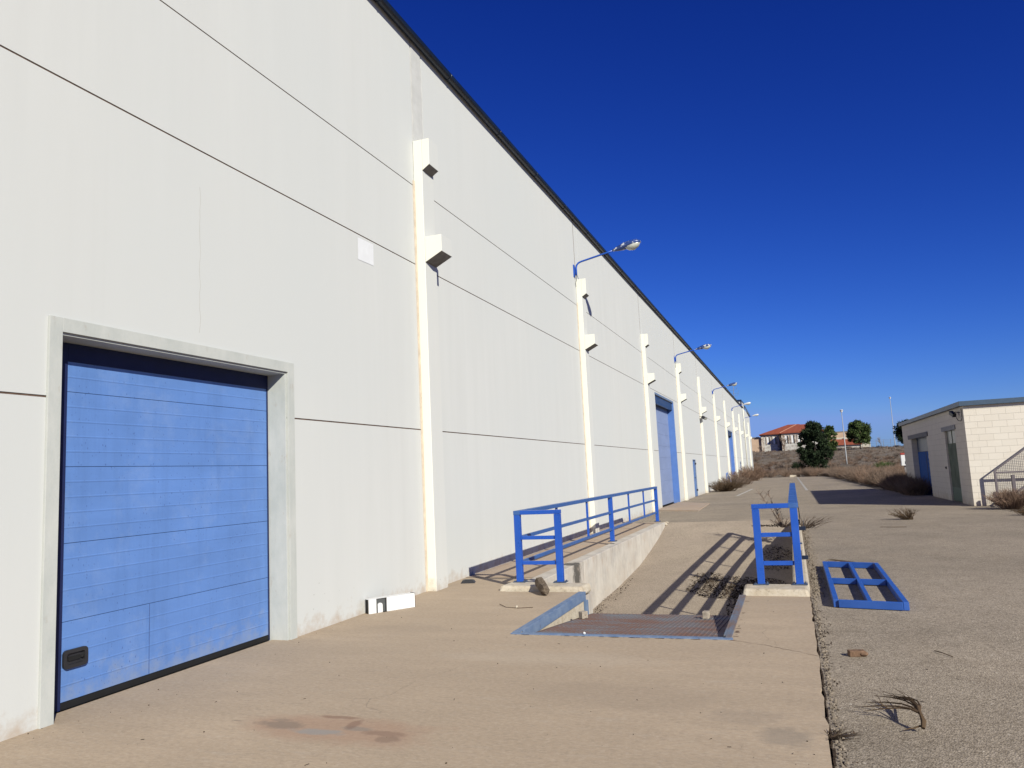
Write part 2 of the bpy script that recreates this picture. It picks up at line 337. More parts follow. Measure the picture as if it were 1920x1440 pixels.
# concrete apron (slab standing a little proud of the asphalt, broken outer edge)
mb=MB(); rects(mb,[-.2,1.45,2.35,4.4,5.0],[-30,7.6,10.2],[PIT[1]],0); rects(mb,[-.2,1.2],[10.2,11.6],[],0)
ye=-30; pr=5.19
edge=[]
while ye<10.2:
    edge.append((5.19+rnd.uniform(-.009,.009)-(.02 if rnd.random()<.07 else 0),ye)); ye+=rnd.uniform(.05,.3) if ye>1 else 5
edge.append((5.19,10.2))
for (xa,ya),(xb,yb) in zip(edge[:-1],edge[1:]):
    mb.face([(5.0,ya,0),(xa,ya,0),(xb,yb,0),(5.0,yb,0)]); mb.face([(xa,ya,0),(xa,ya,-.05),(xb,yb,-.05),(xb,yb,0)])
mb.build('concrete_apron',M_apron)['kind']='structure'
mb=MB(); rects(mb,[-.2,1.2],[11.6,23.4],[],.004); rects(mb,[1.2,1.45],[10.62,23.4],[],.004); mb.face([(-.2,23.4,.004),(-.2,23.4,-.03),(1.45,23.4,-.03),(1.45,23.4,.004)])
mb.build('walkway',M_walk)['kind']='structure'
# ramp floor
prof=[(7.6,-.55),(10.2,-.93),(10.45,-.93),(14,-.91),(16.4,-.84),(18.8,-.70),(20,-.56),(21.7,-.33),(23.4,-.012)]
mb=MB()
for (ya,za),(yb,zb) in zip(prof[:-1],prof[1:]): mb.face([(1.45,ya,za),(5.0,ya,za),(5.0,yb,zb),(1.45,yb,zb)])
mb.build('ramp',M_ramp)['kind']='structure'
# cracks spreading from the pit corners
mb=MB()
def crack(pts,w_):
    P_=[]
    for (xa,ya),(xb,yb) in zip(pts[:-1],pts[1:]):
        for k in range(7): P_.append((xa+(xb-xa)*k/7+rnd.uniform(-.008,.008),ya+(yb-ya)*k/7+rnd.uniform(-.012,.012)))
    P_.append(pts[-1])
    for (xa,ya),(xb,yb) in zip(P_[:-1],P_[1:]):
        q=w_*rnd.uniform(.4,1.3); mb.face([(xa,ya-q,.0015),(xb,yb-q,.0015),(xb,yb+q,.0015),(xa,ya+q,.0015)])
crack([(4.45,7.50),(4.55,7.46),(4.76,7.33),(4.98,7.16),(5.19,6.98)],.0035); crack([(3.72,7.5),(3.66,7.38),(3.62,7.32)],.002)
for k in range(60):
    x=rnd.uniform(2.3,4.5) if rnd.random()<.6 else 4.485; y=7.485 if x<4.48 else rnd.uniform(7.5,9.9); q=rnd.uniform(.006,.03); mb.face([(x-q,y-.3*q,.0012),(x+q,y-.3*q,.0012),(x+q,y+.4*q,.0012),(x-q*.4,y+.5*q,.0012)])
mb.build('apron_cracks',M_joint)['kind']='structure'
# dashed white line and short markings
mb=MB(); y=47.0
while y<88:
    mb.face([(5.74-.006*(y-47),y,-.004),(5.88-.006*(y-47),y,-.004),(5.86-.006*(y-47),y+1.7,-.004),(5.72-.006*(y-47),y+1.7,-.004)]); y+=2.2
mb.face([(2.2,42,-.004),(2.32,42,-.004),(2.62,53,-.004),(2.48,53,-.004)])
mb.build('painted_line',M_line)['kind']='structure'
# pale slab in front of the tall door
mb=MB(); mb.hexa([(.0,29.9,-.02),(1.75,29.0,-.02),(1.62,34.4,-.02),(0,36.6,-.02),(.0,29.9,.02),(1.75,29.0,.02),(1.62,34.4,.02),(0,36.6,.02)])
mb.build('threshold_slab',M_walk)['kind']='structure'
# ================================================================= retaining walls and kerbs
th=thing('retaining_wall',(1.3,16,0),'long stained concrete wall on the left side of the sunken ramp','retaining wall')
mb=MB(); mb.box(1.2,1.449,10.62,13.60,-1.1,.022); mb.build('wall_section',M_ret,th,.01)
mb=MB(); mb.box(1.2,1.452,13.61,23.0,-1.1,.020); mb.build('wall_section',M_ret,th,.01)
mb=MB()
for k in range(9): mb.rock((1.36+rnd.uniform(-.06,.08),23.08+k*.06,-.05),rnd.uniform(.05,.10),rnd,(1,1.1,.8))
mb.build('broken_end',M_kerb,th)
mb=MB(); mb.hexa([(1.08,10.22,-.05),(2.33,10.2,-.05),(2.35,10.62,-.05),(1.12,10.62,-.05),(1.12,10.26,.075),(2.30,10.23,.065),(2.33,10.62,.065),(1.14,10.62,.075)])
o=mb.build('end_kerb',M_kerb,th,.03)
mb=MB(); mb.box(1.453,2.349,10.24,10.60,-1.1,-.052); mb.build('pit_corner',M_ret,th)
th=thing('retaining_wall',(5.1,15,0),'low pale concrete kerb wall under the right hand blue railing','retaining wall')
mb=MB(); mb.box(4.998,5.2,10.46,20.2,-1.1,.08); mb.build('wall_section',M_kerb,th,.03)
mb=MB(); mb.hexa([(4.40,10.0,-.05),(5.2,9.95,-.05),(5.2,10.45,-.05),(4.40,10.45,-.05),(4.43,10.04,.08),(5.17,10.0,.08),(5.19,10.45,.08),(4.42,10.45,.08)]); mb.build('end_kerb',M_kerb,th,.03)
mb=MB(); mb.box(4.402,4.99,10.1,10.44,-1.1,-.052); mb.build('pit_corner',M_ret,th)
mb=MB(); mb.box(5.0,5.15,20.21,23.4,-1.1,-.008); mb.build('flush_edge',M_kerb,th)
# pit lining of the leveller
lev=thing('dock_leveller',(3.37,8.9,0),'rusty ribbed steel dock plate in a blue edged pit','dock leveller')
mb=MB(); mb.box(2.25,2.349,7.6,10.2,-1,-.004); mb.box(4.401,4.5,7.6,9.99,-1,-.004); mb.box(2.35,4.4,7.5,7.599,-1,-.004); mb.build('pit_wall',M_kerb,lev)
mb=MB(); zp=lambda y:-.025-(y-7.66)*(.235/2.45)
mb.hexa([(2.44,7.72,zp(7.72)-.03),(4.36,7.72,zp(7.72)-.03),(4.30,10.12,zp(10.12)-.03),(2.46,10.12,zp(10.12)-.03),(2.44,7.72,zp(7.72)),(4.36,7.72,zp(7.72)),(4.30,10.12,zp(10.12)),(2.46,10.12,zp(10.12))])
x=2.50
while x<4.28:
    mb.hexa([(x,7.76,zp(7.76)),(x+.022,7.76,zp(7.76)),(x+.022,10.08,zp(10.08)),(x,10.08,zp(10.08)),(x+.006,7.76,zp(7.76)+.006),(x+.016,7.76,zp(7.76)+.006),(x+.016,10.08,zp(10.08)+.006),(x+.006,10.08,zp(10.08)+.006)]); x+=.05
mb.build('plate',M_plate,lev)
mb=MB(); mb.box(2.28,2.352,7.56,10.18,-.003,.012); mb.box(2.352,2.372,7.66,10.18,-.095,.012); mb.box(2.352,2.40,10.13,10.19,-.42,-.096); mb.build('edge_frame',M_oldblue,lev,.003)
mb=MB(); mb.box(4.398,4.455,7.56,10.0,-.003,.012); mb.box(4.375,4.397,7.66,10.0,-.13,.012); mb.build('edge_frame',M_worn,lev,.003)
mb=MB(); mb.box(2.28,4.47,7.50,7.559,-.003,.010); mb.box(2.38,4.372,7.60,7.66,-.04,-.008); mb.build('edge_frame',M_oldblue,lev,.003)
for (x,y,s) in ((2.27+.22,9.45,1),(3.93,9.52,1.05)):
    pass
def lump(x,y,z,sz,name,label,mat,cat,group=None):
    m=MB(); c,s=math.cos(x*9),math.sin(x*9); m.obox((x,y),(c,s),(-s,c),sz*.55,sz*.42,z,z+sz); m.rock((x+.01,y,z+sz*.6),sz*.5,rnd,(1,.8,.7))
    return tag(m.build(name,mat,None,.006),label,cat,group)
lump(2.55,9.35,zp(9.35)+.006,.085,'concrete_lump','small concrete lump on the left of the rusty dock plate',M_cem,'rubble')
lump(4.0,9.62,zp(9.62)+.006,.085,'concrete_lump','small concrete lump on the right of the rusty dock plate',M_cem,'rubble')
# ================================================================= railings
def railing(x,posts,stubs,endx,zb,label,mw=.02,mh=.026,tw=.048,th_=1.031):
    th=thing('railing',(x,posts[0],0),label,'railing')
    ya,yb=posts[0],posts[-1]; sx=1 if endx>x else -1
    for y in posts:
        m=MB(); m.box(x-.045,x+.045,y-.04,y+.04,zb,1.03); m.build('post',M_rail,th,.004)
        m=MB(); m.box(x-.09,x+.09,y-.075,y+.075,zb,zb+.012); [m.tube([(x+a_*.068,y+b_*.056,zb+.012),(x+a_*.068,y+b_*.056,zb+.026)],.009,6) for a_ in (-1,1) for b_ in (-1,1)]; m.build('base_plate',M_baseplate,th)
    m=MB(); m.box(endx-.045,endx+.045,ya-.04,ya+.04,zb,1.03); m.build('post',M_rail,th,.004)
    m=MB(); m.box(endx-.09,endx+.09,ya-.075,ya+.075,zb,zb+.012); [m.tube([(endx+a_*.068,ya+b_*.056,zb+.012),(endx+a_*.068,ya+b_*.056,zb+.026)],.009,6) for a_ in (-1,1) for b_ in (-1,1)]; m.build('base_plate',M_baseplate,th)
    m=MB(); m.box(x-tw,x+tw,ya-.043,yb+.043,th_,1.092); m.build('top_rail',M_railf,th,.004)
    m=MB(); lo,hi=(x+.049,endx+.048) if sx>0 else (endx-.048,x-.049); m.box(lo,hi,ya-.042,ya+.042,1.033,1.090); m.build('top_rail',M_rail,th,.004)
    for zc in (.70,.345):
        m=MB(); m.box(x-mw,x+mw,ya+.041,yb-.041,zc-mh,zc+mh); m.build('middle_rail',M_railf,th,.003)
        m=MB(); lo,hi=(x+.046,endx-.046) if sx>0 else (endx+.046,x-.046); m.box(lo,hi,ya-.02,ya+.02,zc-.026,zc+.026); m.build('middle_rail',M_rail,th,.003)
    for y in stubs:
        for a,b in ((.701+mh,1.030),(.346+mh,.699-mh)):
            m=MB(); m.box(x-.019,x+.019,y-.018,y+.018,a,b); m.build('baluster',M_rail,th,.003)
    return th
rl_=railing(1.29,[10.62,16.7,22.7],[12.6,14.65,18.7,20.7],1.90,.072,'long blue steel railing on the left between the warehouse wall and the ramp')
rr_=railing(5.09,[10.40,15.5,20.5],[12.1,13.8,17.2,18.9],4.63,.082,'blue steel railing at the right edge of the ramp seen end on',.04,.036,.06)
for zc in (.80,.44):
    m=MB(); m.box(5.136,5.215,10.37,10.376,zc-.05,zc+.0); m.box(5.19,5.197,10.377,10.44,zc-.05,zc+.07); m.box(5.136,5.143,10.377,10.43,zc-.05,zc+.06); m.build('hook_bracket',M_navy,rr_,.002)
# blue frame lying on asphalt
A,B,Cc,D=Vector((5.45,9.33,0)),Vector((6.13,9.18,0)),Vector((6.16,12.6,0)),Vector((5.46,12.8,0))
def lerp(a,b,t_): return a+(b-a)*t_
th=thing('railing_section',(5.8,11,-.012),'detached blue steel railing section lying flat on the asphalt','railing section')
z1=Vector((0,0,.035))
def bar(a,b,nm,wd=.055,ht=.085):
    m=MB(); m.beam(a+z1,b+z1,wd,ht); m.build(nm,M_rail2,th,.003)
bar(A,D,'side_bar'); bar(B,Cc,'side_bar')
u=(B-A).normalized()*.03; v=(D-A).normalized()*.03
bar(A+u,B-u,'end_bar',.05,.08); bar(D+u,Cc-u,'end_bar',.05,.08)
m1,m2=lerp(A,B,.5)+v,lerp(D,Cc,.5)-v; bar(m1,m2,'centre_bar',.045,.075)
a,b=lerp(A,D,.5),lerp(B,Cc,.5); c_=lerp(m1,m2,.5); bar(a+u,c_-u*.8,'cross_bar',.04,.07); bar(c_+u*.8,b-u,'cross_bar',.04,.07)
# ================================================================= WAREHOUSE
wh=thing('warehouse',(0,50,0),'long white precast concrete warehouse with cream pilasters and blue doors','building')
P=[10.2,19.8,29.35,38.8,48.5,58.3,68.0,78.0,87.6,97.3,106.8]; END=114.0
PW=.40; TOP=8.60
bands=[(-.05,2.338),(2.354,4.861),(4.877,6.118),(6.132,TOP)]
doors=[(4.19,6.95,2.845),(31.8,36.95,4.70),(43.1,44.3,2.03),(70.6,75.8,4.70),(84.4,85.4,1.98)]
mb=MB(); jb=MB()
bays=[(-20,P[0])]+[(P[i]+PW,P[i+1]) for i in range(len(P)-1)]+[(P[-1]+PW,END)]
for (ya,yb) in bays:
    ds=[d for d in doors if ya<d[0]<yb]
    for (za,zb) in bands:
        segs=[(ya,yb,za,zb)]
        for d in ds:
            new=[]
            for (a,b,c1,c2) in segs:
                if d[2]<=c1: new.append((a,b,c1,c2)); continue
                new.append((a,d[0],c1,c2)); new.append((d[1],b,c1,c2))
                if d[2]<c2: new.append((d[0],d[1],d[2],c2))
            segs=new
        for s_ in segs: mb.box(-.16,0,s_[0],s_[1],s_[2],s_[3])
    for zj in (2.346,4.868,6.124):
        segs=[(ya,yb)]
        for d in ds:
            if d[2]>zj: segs=[q for (a,b) in segs for q in ((a,d[0]),(d[1],b))]
        for a,b in segs: jb.box(-.1,-.007,a,b,zj-.006,zj+.006)
for p in P[1:]: mb.box(-.16,-.004,p,p+PW,-.05,TOP)
mb.box(-.16,-.002,P[0],P[0]+PW,-.05,6.8)
mb.box(-35,-.161,-20.0,-19.8,-.05,TOP); mb.box(-35,-.161,END-.2,END,-.05,TOP)
mb.build('wall',M_wall,wh); jb.build('joint_filler',M_joint,wh)
mb=MB(); mb.box(-.16,-.006,P[0],P[0]+PW,6.801,TOP); mb.box(-.006,.006,P[0]+.03,P[0]+PW-.05,6.85,TOP-.02); mb.build('bare_strip',M_raw,wh)
# pilasters
def pilaster(i,p,top,upper):
    m=MB(); m.box(0.0005,.15,p,p+PW,-.05,top); pl=face_colours(m.build('pilaster',M_pil,wh,.008))
    m=MB(); m.box(.001,.018,p-.045,p-.001,.0,6.2); m.build('sealant_strip',M_seal,pl)
    if upper:
        m=MB(); m.prism([(.151,6.35),(.275,6.43),(.275,top-.002),(.151,top-.002)],p+.001,p+.33,'y'); face_colours(m.build('corbel',M_pil,pl,.006))
    m=MB(); m.prism([(.151,4.89),(.43,5.03),(.43,5.29),(.151,5.29)],p+.001,p+PW-.02,'y'); face_colours(m.build('corbel',M_pil,pl,.006))
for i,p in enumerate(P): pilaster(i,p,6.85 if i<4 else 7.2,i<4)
for p in P[1:]: mb=MB(); mb.box(.0,.004,p-.012,p+.004,6.85,TOP-.02); mb.build('seam_line',M_joint,wh)
# gutter and roof
mb=MB()
poly=[(.075+.070*math.cos(a),8.568+.066*math.sin(a)) for a in [math.pi*(1+k/12) for k in range(13)]]+[(.145,8.585),(.132,8.60),(.006,8.60)]
mb.prism(poly,-20,97.2,'y'); mb.build('gutter',M_gut,wh)
y=1.9
while y<97: mb=MB(); mb.tube([(.075+.074*math.cos(a),y,8.568+.070*math.sin(a)) for a in [math.pi*(1.02+k/10*.98) for k in range(11)]],.006,5); mb.build('gutter_strap',M_gut,wh); y+=2.4
mb=MB(); mb.hexa([(-35,-20,8.601),(-.0,-20,8.601),(-.0,END,8.601),(-35,END,8.601),(-35,-20,9.7),(-.0,-20,8.64),(-.0,END,8.64),(-35,END,9.7)]); mb.build('roof',M_grey,wh)
mb=MB(); mb.box(-3,.02,95.5,101.2,8.645,9.25); mb.build('roof_box',M_wall,wh)
mb=MB(); mb.box(-3.05,.06,95.4,101.3,9.251,9.42); mb.box(.021,.06,95.4,95.9,8.45,9.25); mb.box(.021,.06,100.8,101.3,8.6,9.25); mb.beam((.1,101.3,8.95),(.1,114.1,8.42),.12,.14); mb.build('trim',M_navy,wh)
mb=MB(); mb.tube([(.07,97.15,8.4),(.09,97.1,7.9),(.09,97.08,0)],.06,8); mb.build('downpipe',M_pil,wh,smooth=True)
# door 1: grey surround
mb=MB(); mb.box(.0005,.022,4.08,4.19,-.03,2.955); mb.box(.0005,.022,6.95,7.06,-.03,2.955); mb.box(.0005,.022,4.191,6.949,2.846,2.955)
mb.box(-.30,-.0004,4.1902,4.205,-.03,2.843); mb.box(-.30,-.0004,6.925,6.9498,-.03,2.843); mb.box(-.30,-.0004,4.206,6.924,2.825,2.8445)
mb.build('door_frame',M_frame,wh,.002)
for a,b2,c1,c2 in ((4.206,4.445,0,2.82),(6.905,6.924,0,2.82),(4.446,6.904,2.675,2.82)):
    mb=MB(); mb.box(-.234,-.226,a,b2,c1,c2); mb.build('guide_shade_strip',M_navyp,wh,.002)  # navy guide and header strips, painting in jamb and lintel shadow on the door
def sect_door(y0,y1,top,X,n,mat,ribs,seal=.05,jm=None,name='sectional_door'):
    m=MB(); m.box(X-.06,X-.012,y0,y1,.0,top); dr=m.build(name,M_seam,wh)
    h=(top-seal)/n if n>6 else .595
    z=seal; k=0; pb=MB()
    while z<top-.01:
        z2=min(top-.002,z+h)
        pb.box(X-.0118,X,y0+.004,y1-.004,z,z2-.004)
        if ribs:
            q=z+h/5
            while q<z2-.04:
                pb.prism([(X+.0003,q-.009),(X+.0022,q-.003),(X+.0022,q+.003),(X+.0003,q+.009)],y0+.01,y1-.01,'y'); q+=h/5
        z=z2
    pb.build('panel',mat,dr,.002)
    sb=MB(); sb.box(X-.01,X+.006,y0,y1,.0,seal-.004); sb.build('bottom_seal',M_black,dr)
    return dr
d1=sect_door(4.10,7.04,2.83,-.235,5,M_door,True,.055)
mb=MB()
def rr(cy,cz,w_,h_,r,k=5):
    out=[]
    for sx,sz,a0 in ((1,1,0),(-1,1,90),(-1,-1,180),(1,-1,270)):
        for i in range(k+1):
            a=R(a0+90*i/k); out.append((cy+sx*(w_/2-r)+r*math.cos(a),cz+sz*(h_/2-r)+r*math.sin(a)))
    return out
o_=rr(4.56,.365,.215,.14,.032); i_=rr(4.56,.365,.16,.085,.02); n=len(o_)
mb.v+=[Vector((-.228,a,b)) for a,b in o_]+[Vector((-.208,a,b)) for a,b in o_]+[Vector((-.208,a,b)) for a,b in i_]+[Vector((-.229,a,b)) for a,b in i_]
for i in range(n):
    j=(i+1)%n
    for q in range(3): mb.f.append((q*n+i,q*n+j,(q+1)*n+j,(q+1)*n+i))
mb.f.append(tuple(3*n+i for i in range(n)))
h1=mb.build('handle',M_dark,d1)
mb=MB(); mb.box(-.2285,-.216,4.50,4.60,.35,.38); mb.rock((-.215,4.615,.365),.012,rnd); mb.build('latch',M_black,h1)
mb=MB(); mb.box(-.2348,-.2315,5.30,5.304,.06,.645); mb.build('vertical_seam',M_seam,d1)
# tall doors 2 and 4
def tall(y0,y1,top,X,mat,nm):
    d=sect_door(y0+.02,y1-.12,top-.02,X,9,mat,False,.03,name=nm)
    m=MB(); m.box(-.5,.02,y1-.11,y1-.001,-.04,top-.002); m.box(.001,.02,y1,y1+.06,-.04,top+.07); m.build('door_jamb',M_jamb,wh,.004)
    m=MB(); m.box(.001,.02,y0-.05,y1-.001,top+.001,top+.09); m.build('door_header',M_oldblue,wh,.003)
    m=MB(); m.box(-.5,-.161,y0-.15,y0+.019,-.04,top-.0); m.box(-.5,-.161,y0-.15,y1+.1,top+.001,top+.2); m.box(-.12,-.04,y0+.02,y1-.12,top-.35,top-.005); m.build('lintel',M_navy,wh)
tall(31.8,36.95,4.70,-.26,M_door2,'sectional_door'); tall(70.6,75.8,4.70,-.26,M_door2,'sectional_door')
def small(y0,y1,top):
    m=MB(); m.box(-.10,-.06,y0+.04,y1-.04,0,top-.04); d=m.build('entrance_door',M_jamb,wh,.004)
    m=MB(); m.box(-.12,.02,y0+.001,y0+.045,-.03,top-.001); m.box(-.12,.02,y1-.045,y1-.001,-.03,top-.001); m.box(-.12,.02,y0+.046,y1-.046,top-.045,top-.001); m.build('door_frame',M_oldblue,wh,.003)
    m=MB(); m.box(-.0595,-.01,y1-.2,y1-.08,1.0,1.03); m.build('handle',M_dark,d)
    for zh in (.28,1.75): m=MB(); m.box(-.02,.05,y1-.06,y1+.02,zh,zh+.1); m.build('hinge',M_dark,d)
small(43.1,44.3,2.03); small(84.4,85.4,1.98)
# cracks in wall panel
mb=MB(); pts=[Vector((.0012,5.645+rnd.uniform(-.012,.012),4.5-k*.075)) for k in range(20)]
for a,b in zip(pts[:-1],pts[1:]): mb.face([a+Vector((0,-.0018,0)),a+Vector((0,.0018,0)),b+Vector((0,.0018,0)),b+Vector((0,-.0018,0))])
mb.build('hairline_crack',simple('hairline_crack',(.50,.47,.44),.9,.1),wh)
# wall lamps
t=NT('flaking_blue_lamp_paint',.35,.5); t.col(t.mix(t.ramp(t.noise(9,4,.7),.55,.59),(.03,.07,.26),(.75,.77,.8))); M_lampb=t.m
def lamp(y,X0,label,bright):
    th=thing('wall_lamp',(0,y,7.1),label,'wall lamp','bracket lamps along the warehouse facade')
    m=MB(); m.box(X0+.001,X0+.02,y-.06,y+.06,6.88,7.22); m.box(X0+.021,X0+.045,y-.02,y+.02,6.95,7.15); m.build('wall_plate',M_rail,th,.003)
    pts=[(X0+.07,y,6.92),(X0+.07,y,7.13),(X0+.09,y,7.20),(X0+.14,y,7.255),(X0+.22,y,7.285)]+[(X0+.22+k*.32,y,7.285+k*.062) for k in (1,2,3)]
    m=MB(); m.tube(pts,.026,8); m.build('arm',M_rail,th,smooth=True)
    a=Vector((X0+1.12,y,7.465)); d=Vector((.985,0,.17)).normalized(); up=Vector((-.17,0,.985)).normalized(); sd_=Vector((0,1,0))
    def loft(secs,seg=12):
        mm=MB(); 
        for (s_,w_,ht,dz) in secs:
            for k in range(seg):
                q=2*math.pi*k/seg; mm.v.append(a+d*s_+sd_*w_*math.cos(q)+up*(dz+ht*math.sin(q)))
        for i in range(len(secs)-1):
            for k in range(seg): k2=(k+1)%seg; mm.f.append((i*seg+k,i*seg+k2,(i+1)*seg+k2,(i+1)*seg+k))
        mm.f.append(tuple(range(seg))[::-1]); mm.f.append(tuple((len(secs)-1)*seg+k for k in range(seg))); return mm
    hd=loft([(-.02,.03,.03,0),(.05,.045,.045,0),(.14,.08,.07,.005),(.28,.12,.09,.012),(.40,.15,.095,.02),(.55,.16,.09,.022),(.68,.13,.07,.02),(.76,.06,.035,.012)]).build('lamp_head',M_lampb if not bright else M_white,th,smooth=True)
    loft([(.34,.05,.02,-.05),(.41,.125,.08,-.05),(.54,.14,.115,-.05),(.67,.11,.08,-.03),(.74,.04,.02,-.01)]).build('lamp_glass',M_glass,hd,smooth=True)
    if not bright:
        m=MB(); m.tube([(X0+.07,y,6.92),(X0+.05,y+.05,6.8),(X0+.03,y+.02,6.7),(X0+.02,y+.08,6.62)],.008,5); m.build('cable',M_dark,th)
lamp(19.65,0.0,'nearest wall lamp on a curved blue arm with flaking blue and white head',False)
lamp(38.65,0.0,'second wall lamp from the camera, beyond the tall grey blue door',False)
lamp(58.15,0.0,'third wall lamp from the camera, just before the far blue door',False)
lamp(77.85,0.0,'fourth wall lamp from the camera with bright white head, before the roof box',True)
lamp(97.12,0.0,'farthest wall lamp, at the far corner of the warehouse',True)
# floodlights on the fifth pilaster, roof aerial
for k,(y,l_) in enumerate(((48.3,'small dark floodlight left of the fifth pilaster'),(48.95,'small dark floodlight right of the fifth pilaster under the corbel'))):
    th=thing('floodlight',(0.2,y,4.6),l_,'floodlight','floodlights on the fifth pilaster')
    x0=.0 if k==0 else .0
    m=MB(); m.tube([(x0+.002,y,4.7),(x0+.12,y,4.7),(x0+.2,y,4.66)],.015,6); m.build('bracket',M_dark,th)
    m=MB(); m.beam((x0+.16,y,4.68),(x0+.34,y-.05,4.56),.2,.16); hd=m.build('lamp_housing',M_dark,th,.01)
    m=MB(); m.beam((x0+.343,y-.05,4.558),(x0+.35,y-.052,4.553),.17,.13); m.build('lamp_glass',M_glass,hd)
th=thing('roof_aerial',(-.4,90,8.5),'thin branched metal aerial on the far roof edge','aerial')
m=MB(); m.tube([(-.4,90,8.5),(-.4,90,10.5)],.03,6); m.build('mast',M_grey,th)
m=MB()
for z,q in ((9.4,.5),(9.7,.6),(10.1,.4)): m.tube([(-.4-q,90,z+.25),(-.4-q*.8,90,z),(-.4+q*.8,90,z+.05),(-.4+q,90,z+.35)],.014,5)
m.build('aerial_element',M_grey,th)
# paper notice on the wall
m=MB(); m.face([(.004,8.50,4.52),(.004,8.90,4.53),(.006,8.90,4.83),(.004,8.50,4.82)]); m.face([(.002,8.50,4.52),(.002,8.50,4.82),(.002,8.90,4.83),(.002,8.90,4.53)])
tag(m.build('notice',M_paper),'blank white paper notice stuck high on the wall by the first pilaster','notice')
# ================================================================= small things near the wall
th=thing('metal_casing',(.28,8.7,0),'long white sheet metal casing with an arched cut-out lying by the wall','casing')
cu=Vector((.55,.83)).normalized(); cv=Vector((-cu.y,cu.x)); o0=Vector((.10,8.40))
def cs(u0,u1,v0,v1,z0,z1,nm,mat,b=.003):
    c0=o0+cu*(u0+u1)/2+cv*(v0+v1)/2; m=MB(); m.obox(c0,cu,cv,(u1-u0)/2,(v1-v0)/2,z0,z1); return m.build(nm,mat,th,b)
L_=.64;D_=.12;H_=.172
cs(0.001,L_-.001,.10,D_,.002,H_,'back_panel',M_white); cs(0,L_,.0205,.0995,H_-.004,H_,'top_panel',M_white)
m=MB()
def cp(u_,v_,z_): q=o0+cu*u_+cv*v_; return (q.x,q.y,z_)
# front panel with arched notch open to the top
def fp(poly):
    n=len(m.v); k=len(poly)
    m.v+=[Vector(cp(a,0,b)) for a,b in poly]+[Vector(cp(a,.02,b)) for a,b in poly]
    m.f.append(tuple(n+i for i in range(k))); m.f.append(tuple(n+k+i for i in range(k))[::-1])
    for i in range(k): j=(i+1)%k; m.f.append((n+j,n+i,n+k+i,n+k+j))
fp([(0,0),(.10,0),(.10,H_),(0,H_)]); fp([(.245,0),(L_,0),(L_,H_),(.245,H_)])
fp([(.12,.0),(.185,0),(.185,.09)]+[(.1525+.0325*math.cos(a),.09+.028*math.sin(a)) for a in [math.pi*k/6 for k in range(1,6)]]+[(.12,.09)])
m.build('front_panel',M_white,th)
cs(.102,.243,.04,.09,.003,H_-.006,'inner_box',simple('grey_inner_metal',(.10,.105,.11),.5,.3),0)
cs(-.004,.0,.03,.09,.004,H_-.002,'open_end',M_black,0); cs(L_+.0005,L_+.006,.0,D_,.0,H_+.004,'end_rim',M_black,0)
cs(.0,L_,.0,.10,-.0,.0015,'bottom_panel',M_black,0)
th=None
m=MB(); c0=(.28,11.05)
m.hexa([(.20,10.93,.001),(.42,10.98,.001),(.36,11.16,.001),(.14,11.11,.001),(.225,10.96,.04),(.385,11.0,.04),(.345,11.12,.04),(.175,11.085,.04)])
m.hexa([(.24,10.98,.041),(.365,11.01,.041),(.335,11.1,.041),(.20,11.07,.041),(.25,10.99,.048),(.355,11.015,.048),(.325,11.09,.048),(.21,11.065,.048)])
tag(m.build('plastic_tray',M_dark,None,.004),'upturned black plastic tray on the concrete near the shadow tip','tray')
m=MB(); secs=[((1.69,10.27,.155),.03),((1.715,10.20,.145),.058),((1.77,10.10,.115),.074),((1.84,9.98,.085),.074),((1.90,9.88,.07),.066),((1.925,9.84,.065),.045)]
m.tube([s_[0] for s_ in secs],[s_[1] for s_ in secs],6)
for i,v in enumerate(m.v): m.v[i]=v+Vector((rnd.uniform(-.012,.012),rnd.uniform(-.012,.012),rnd.uniform(-.01,.01)))
tag(m.build('wood_block',M_wood),'weathered dark wooden block leaning on the kerb between the railing posts','wood block')
m=MB(); m.obox((5.49,7.08),(1,.25),(-.25,1),.065,.035,-.012,.035); m.rock((5.54,7.07,.01),.04,rnd,(1,.8,.6)); tag(m.build('brick_fragment',M_brick,None,.006),'small brown brick fragment on the asphalt below the lying frame','rubble')
# rubber hose scrap / stick on apron
m=MB(); m.tube([(1.52,9.17,.01),(1.68,8.97,.008),(1.86,8.93,.007),(2.02,9.0,.005)],.0035,5); tag(m.build('wire_scrap',M_twig),'thin curved wire scrap on the concrete left of the dock pit','wire')
m=MB(); m.rock((1.83,8.94,.018),.018,rnd); tag(m.build('pebble',M_kerb),'single white pebble beside the curved wire scrap','pebble')
m=MB(); m.rock((3.05,7.53,.022),.014,rnd); tag(m.build('pebble',M_white),'tiny white pebble on the front edge of the dock pit','pebble')
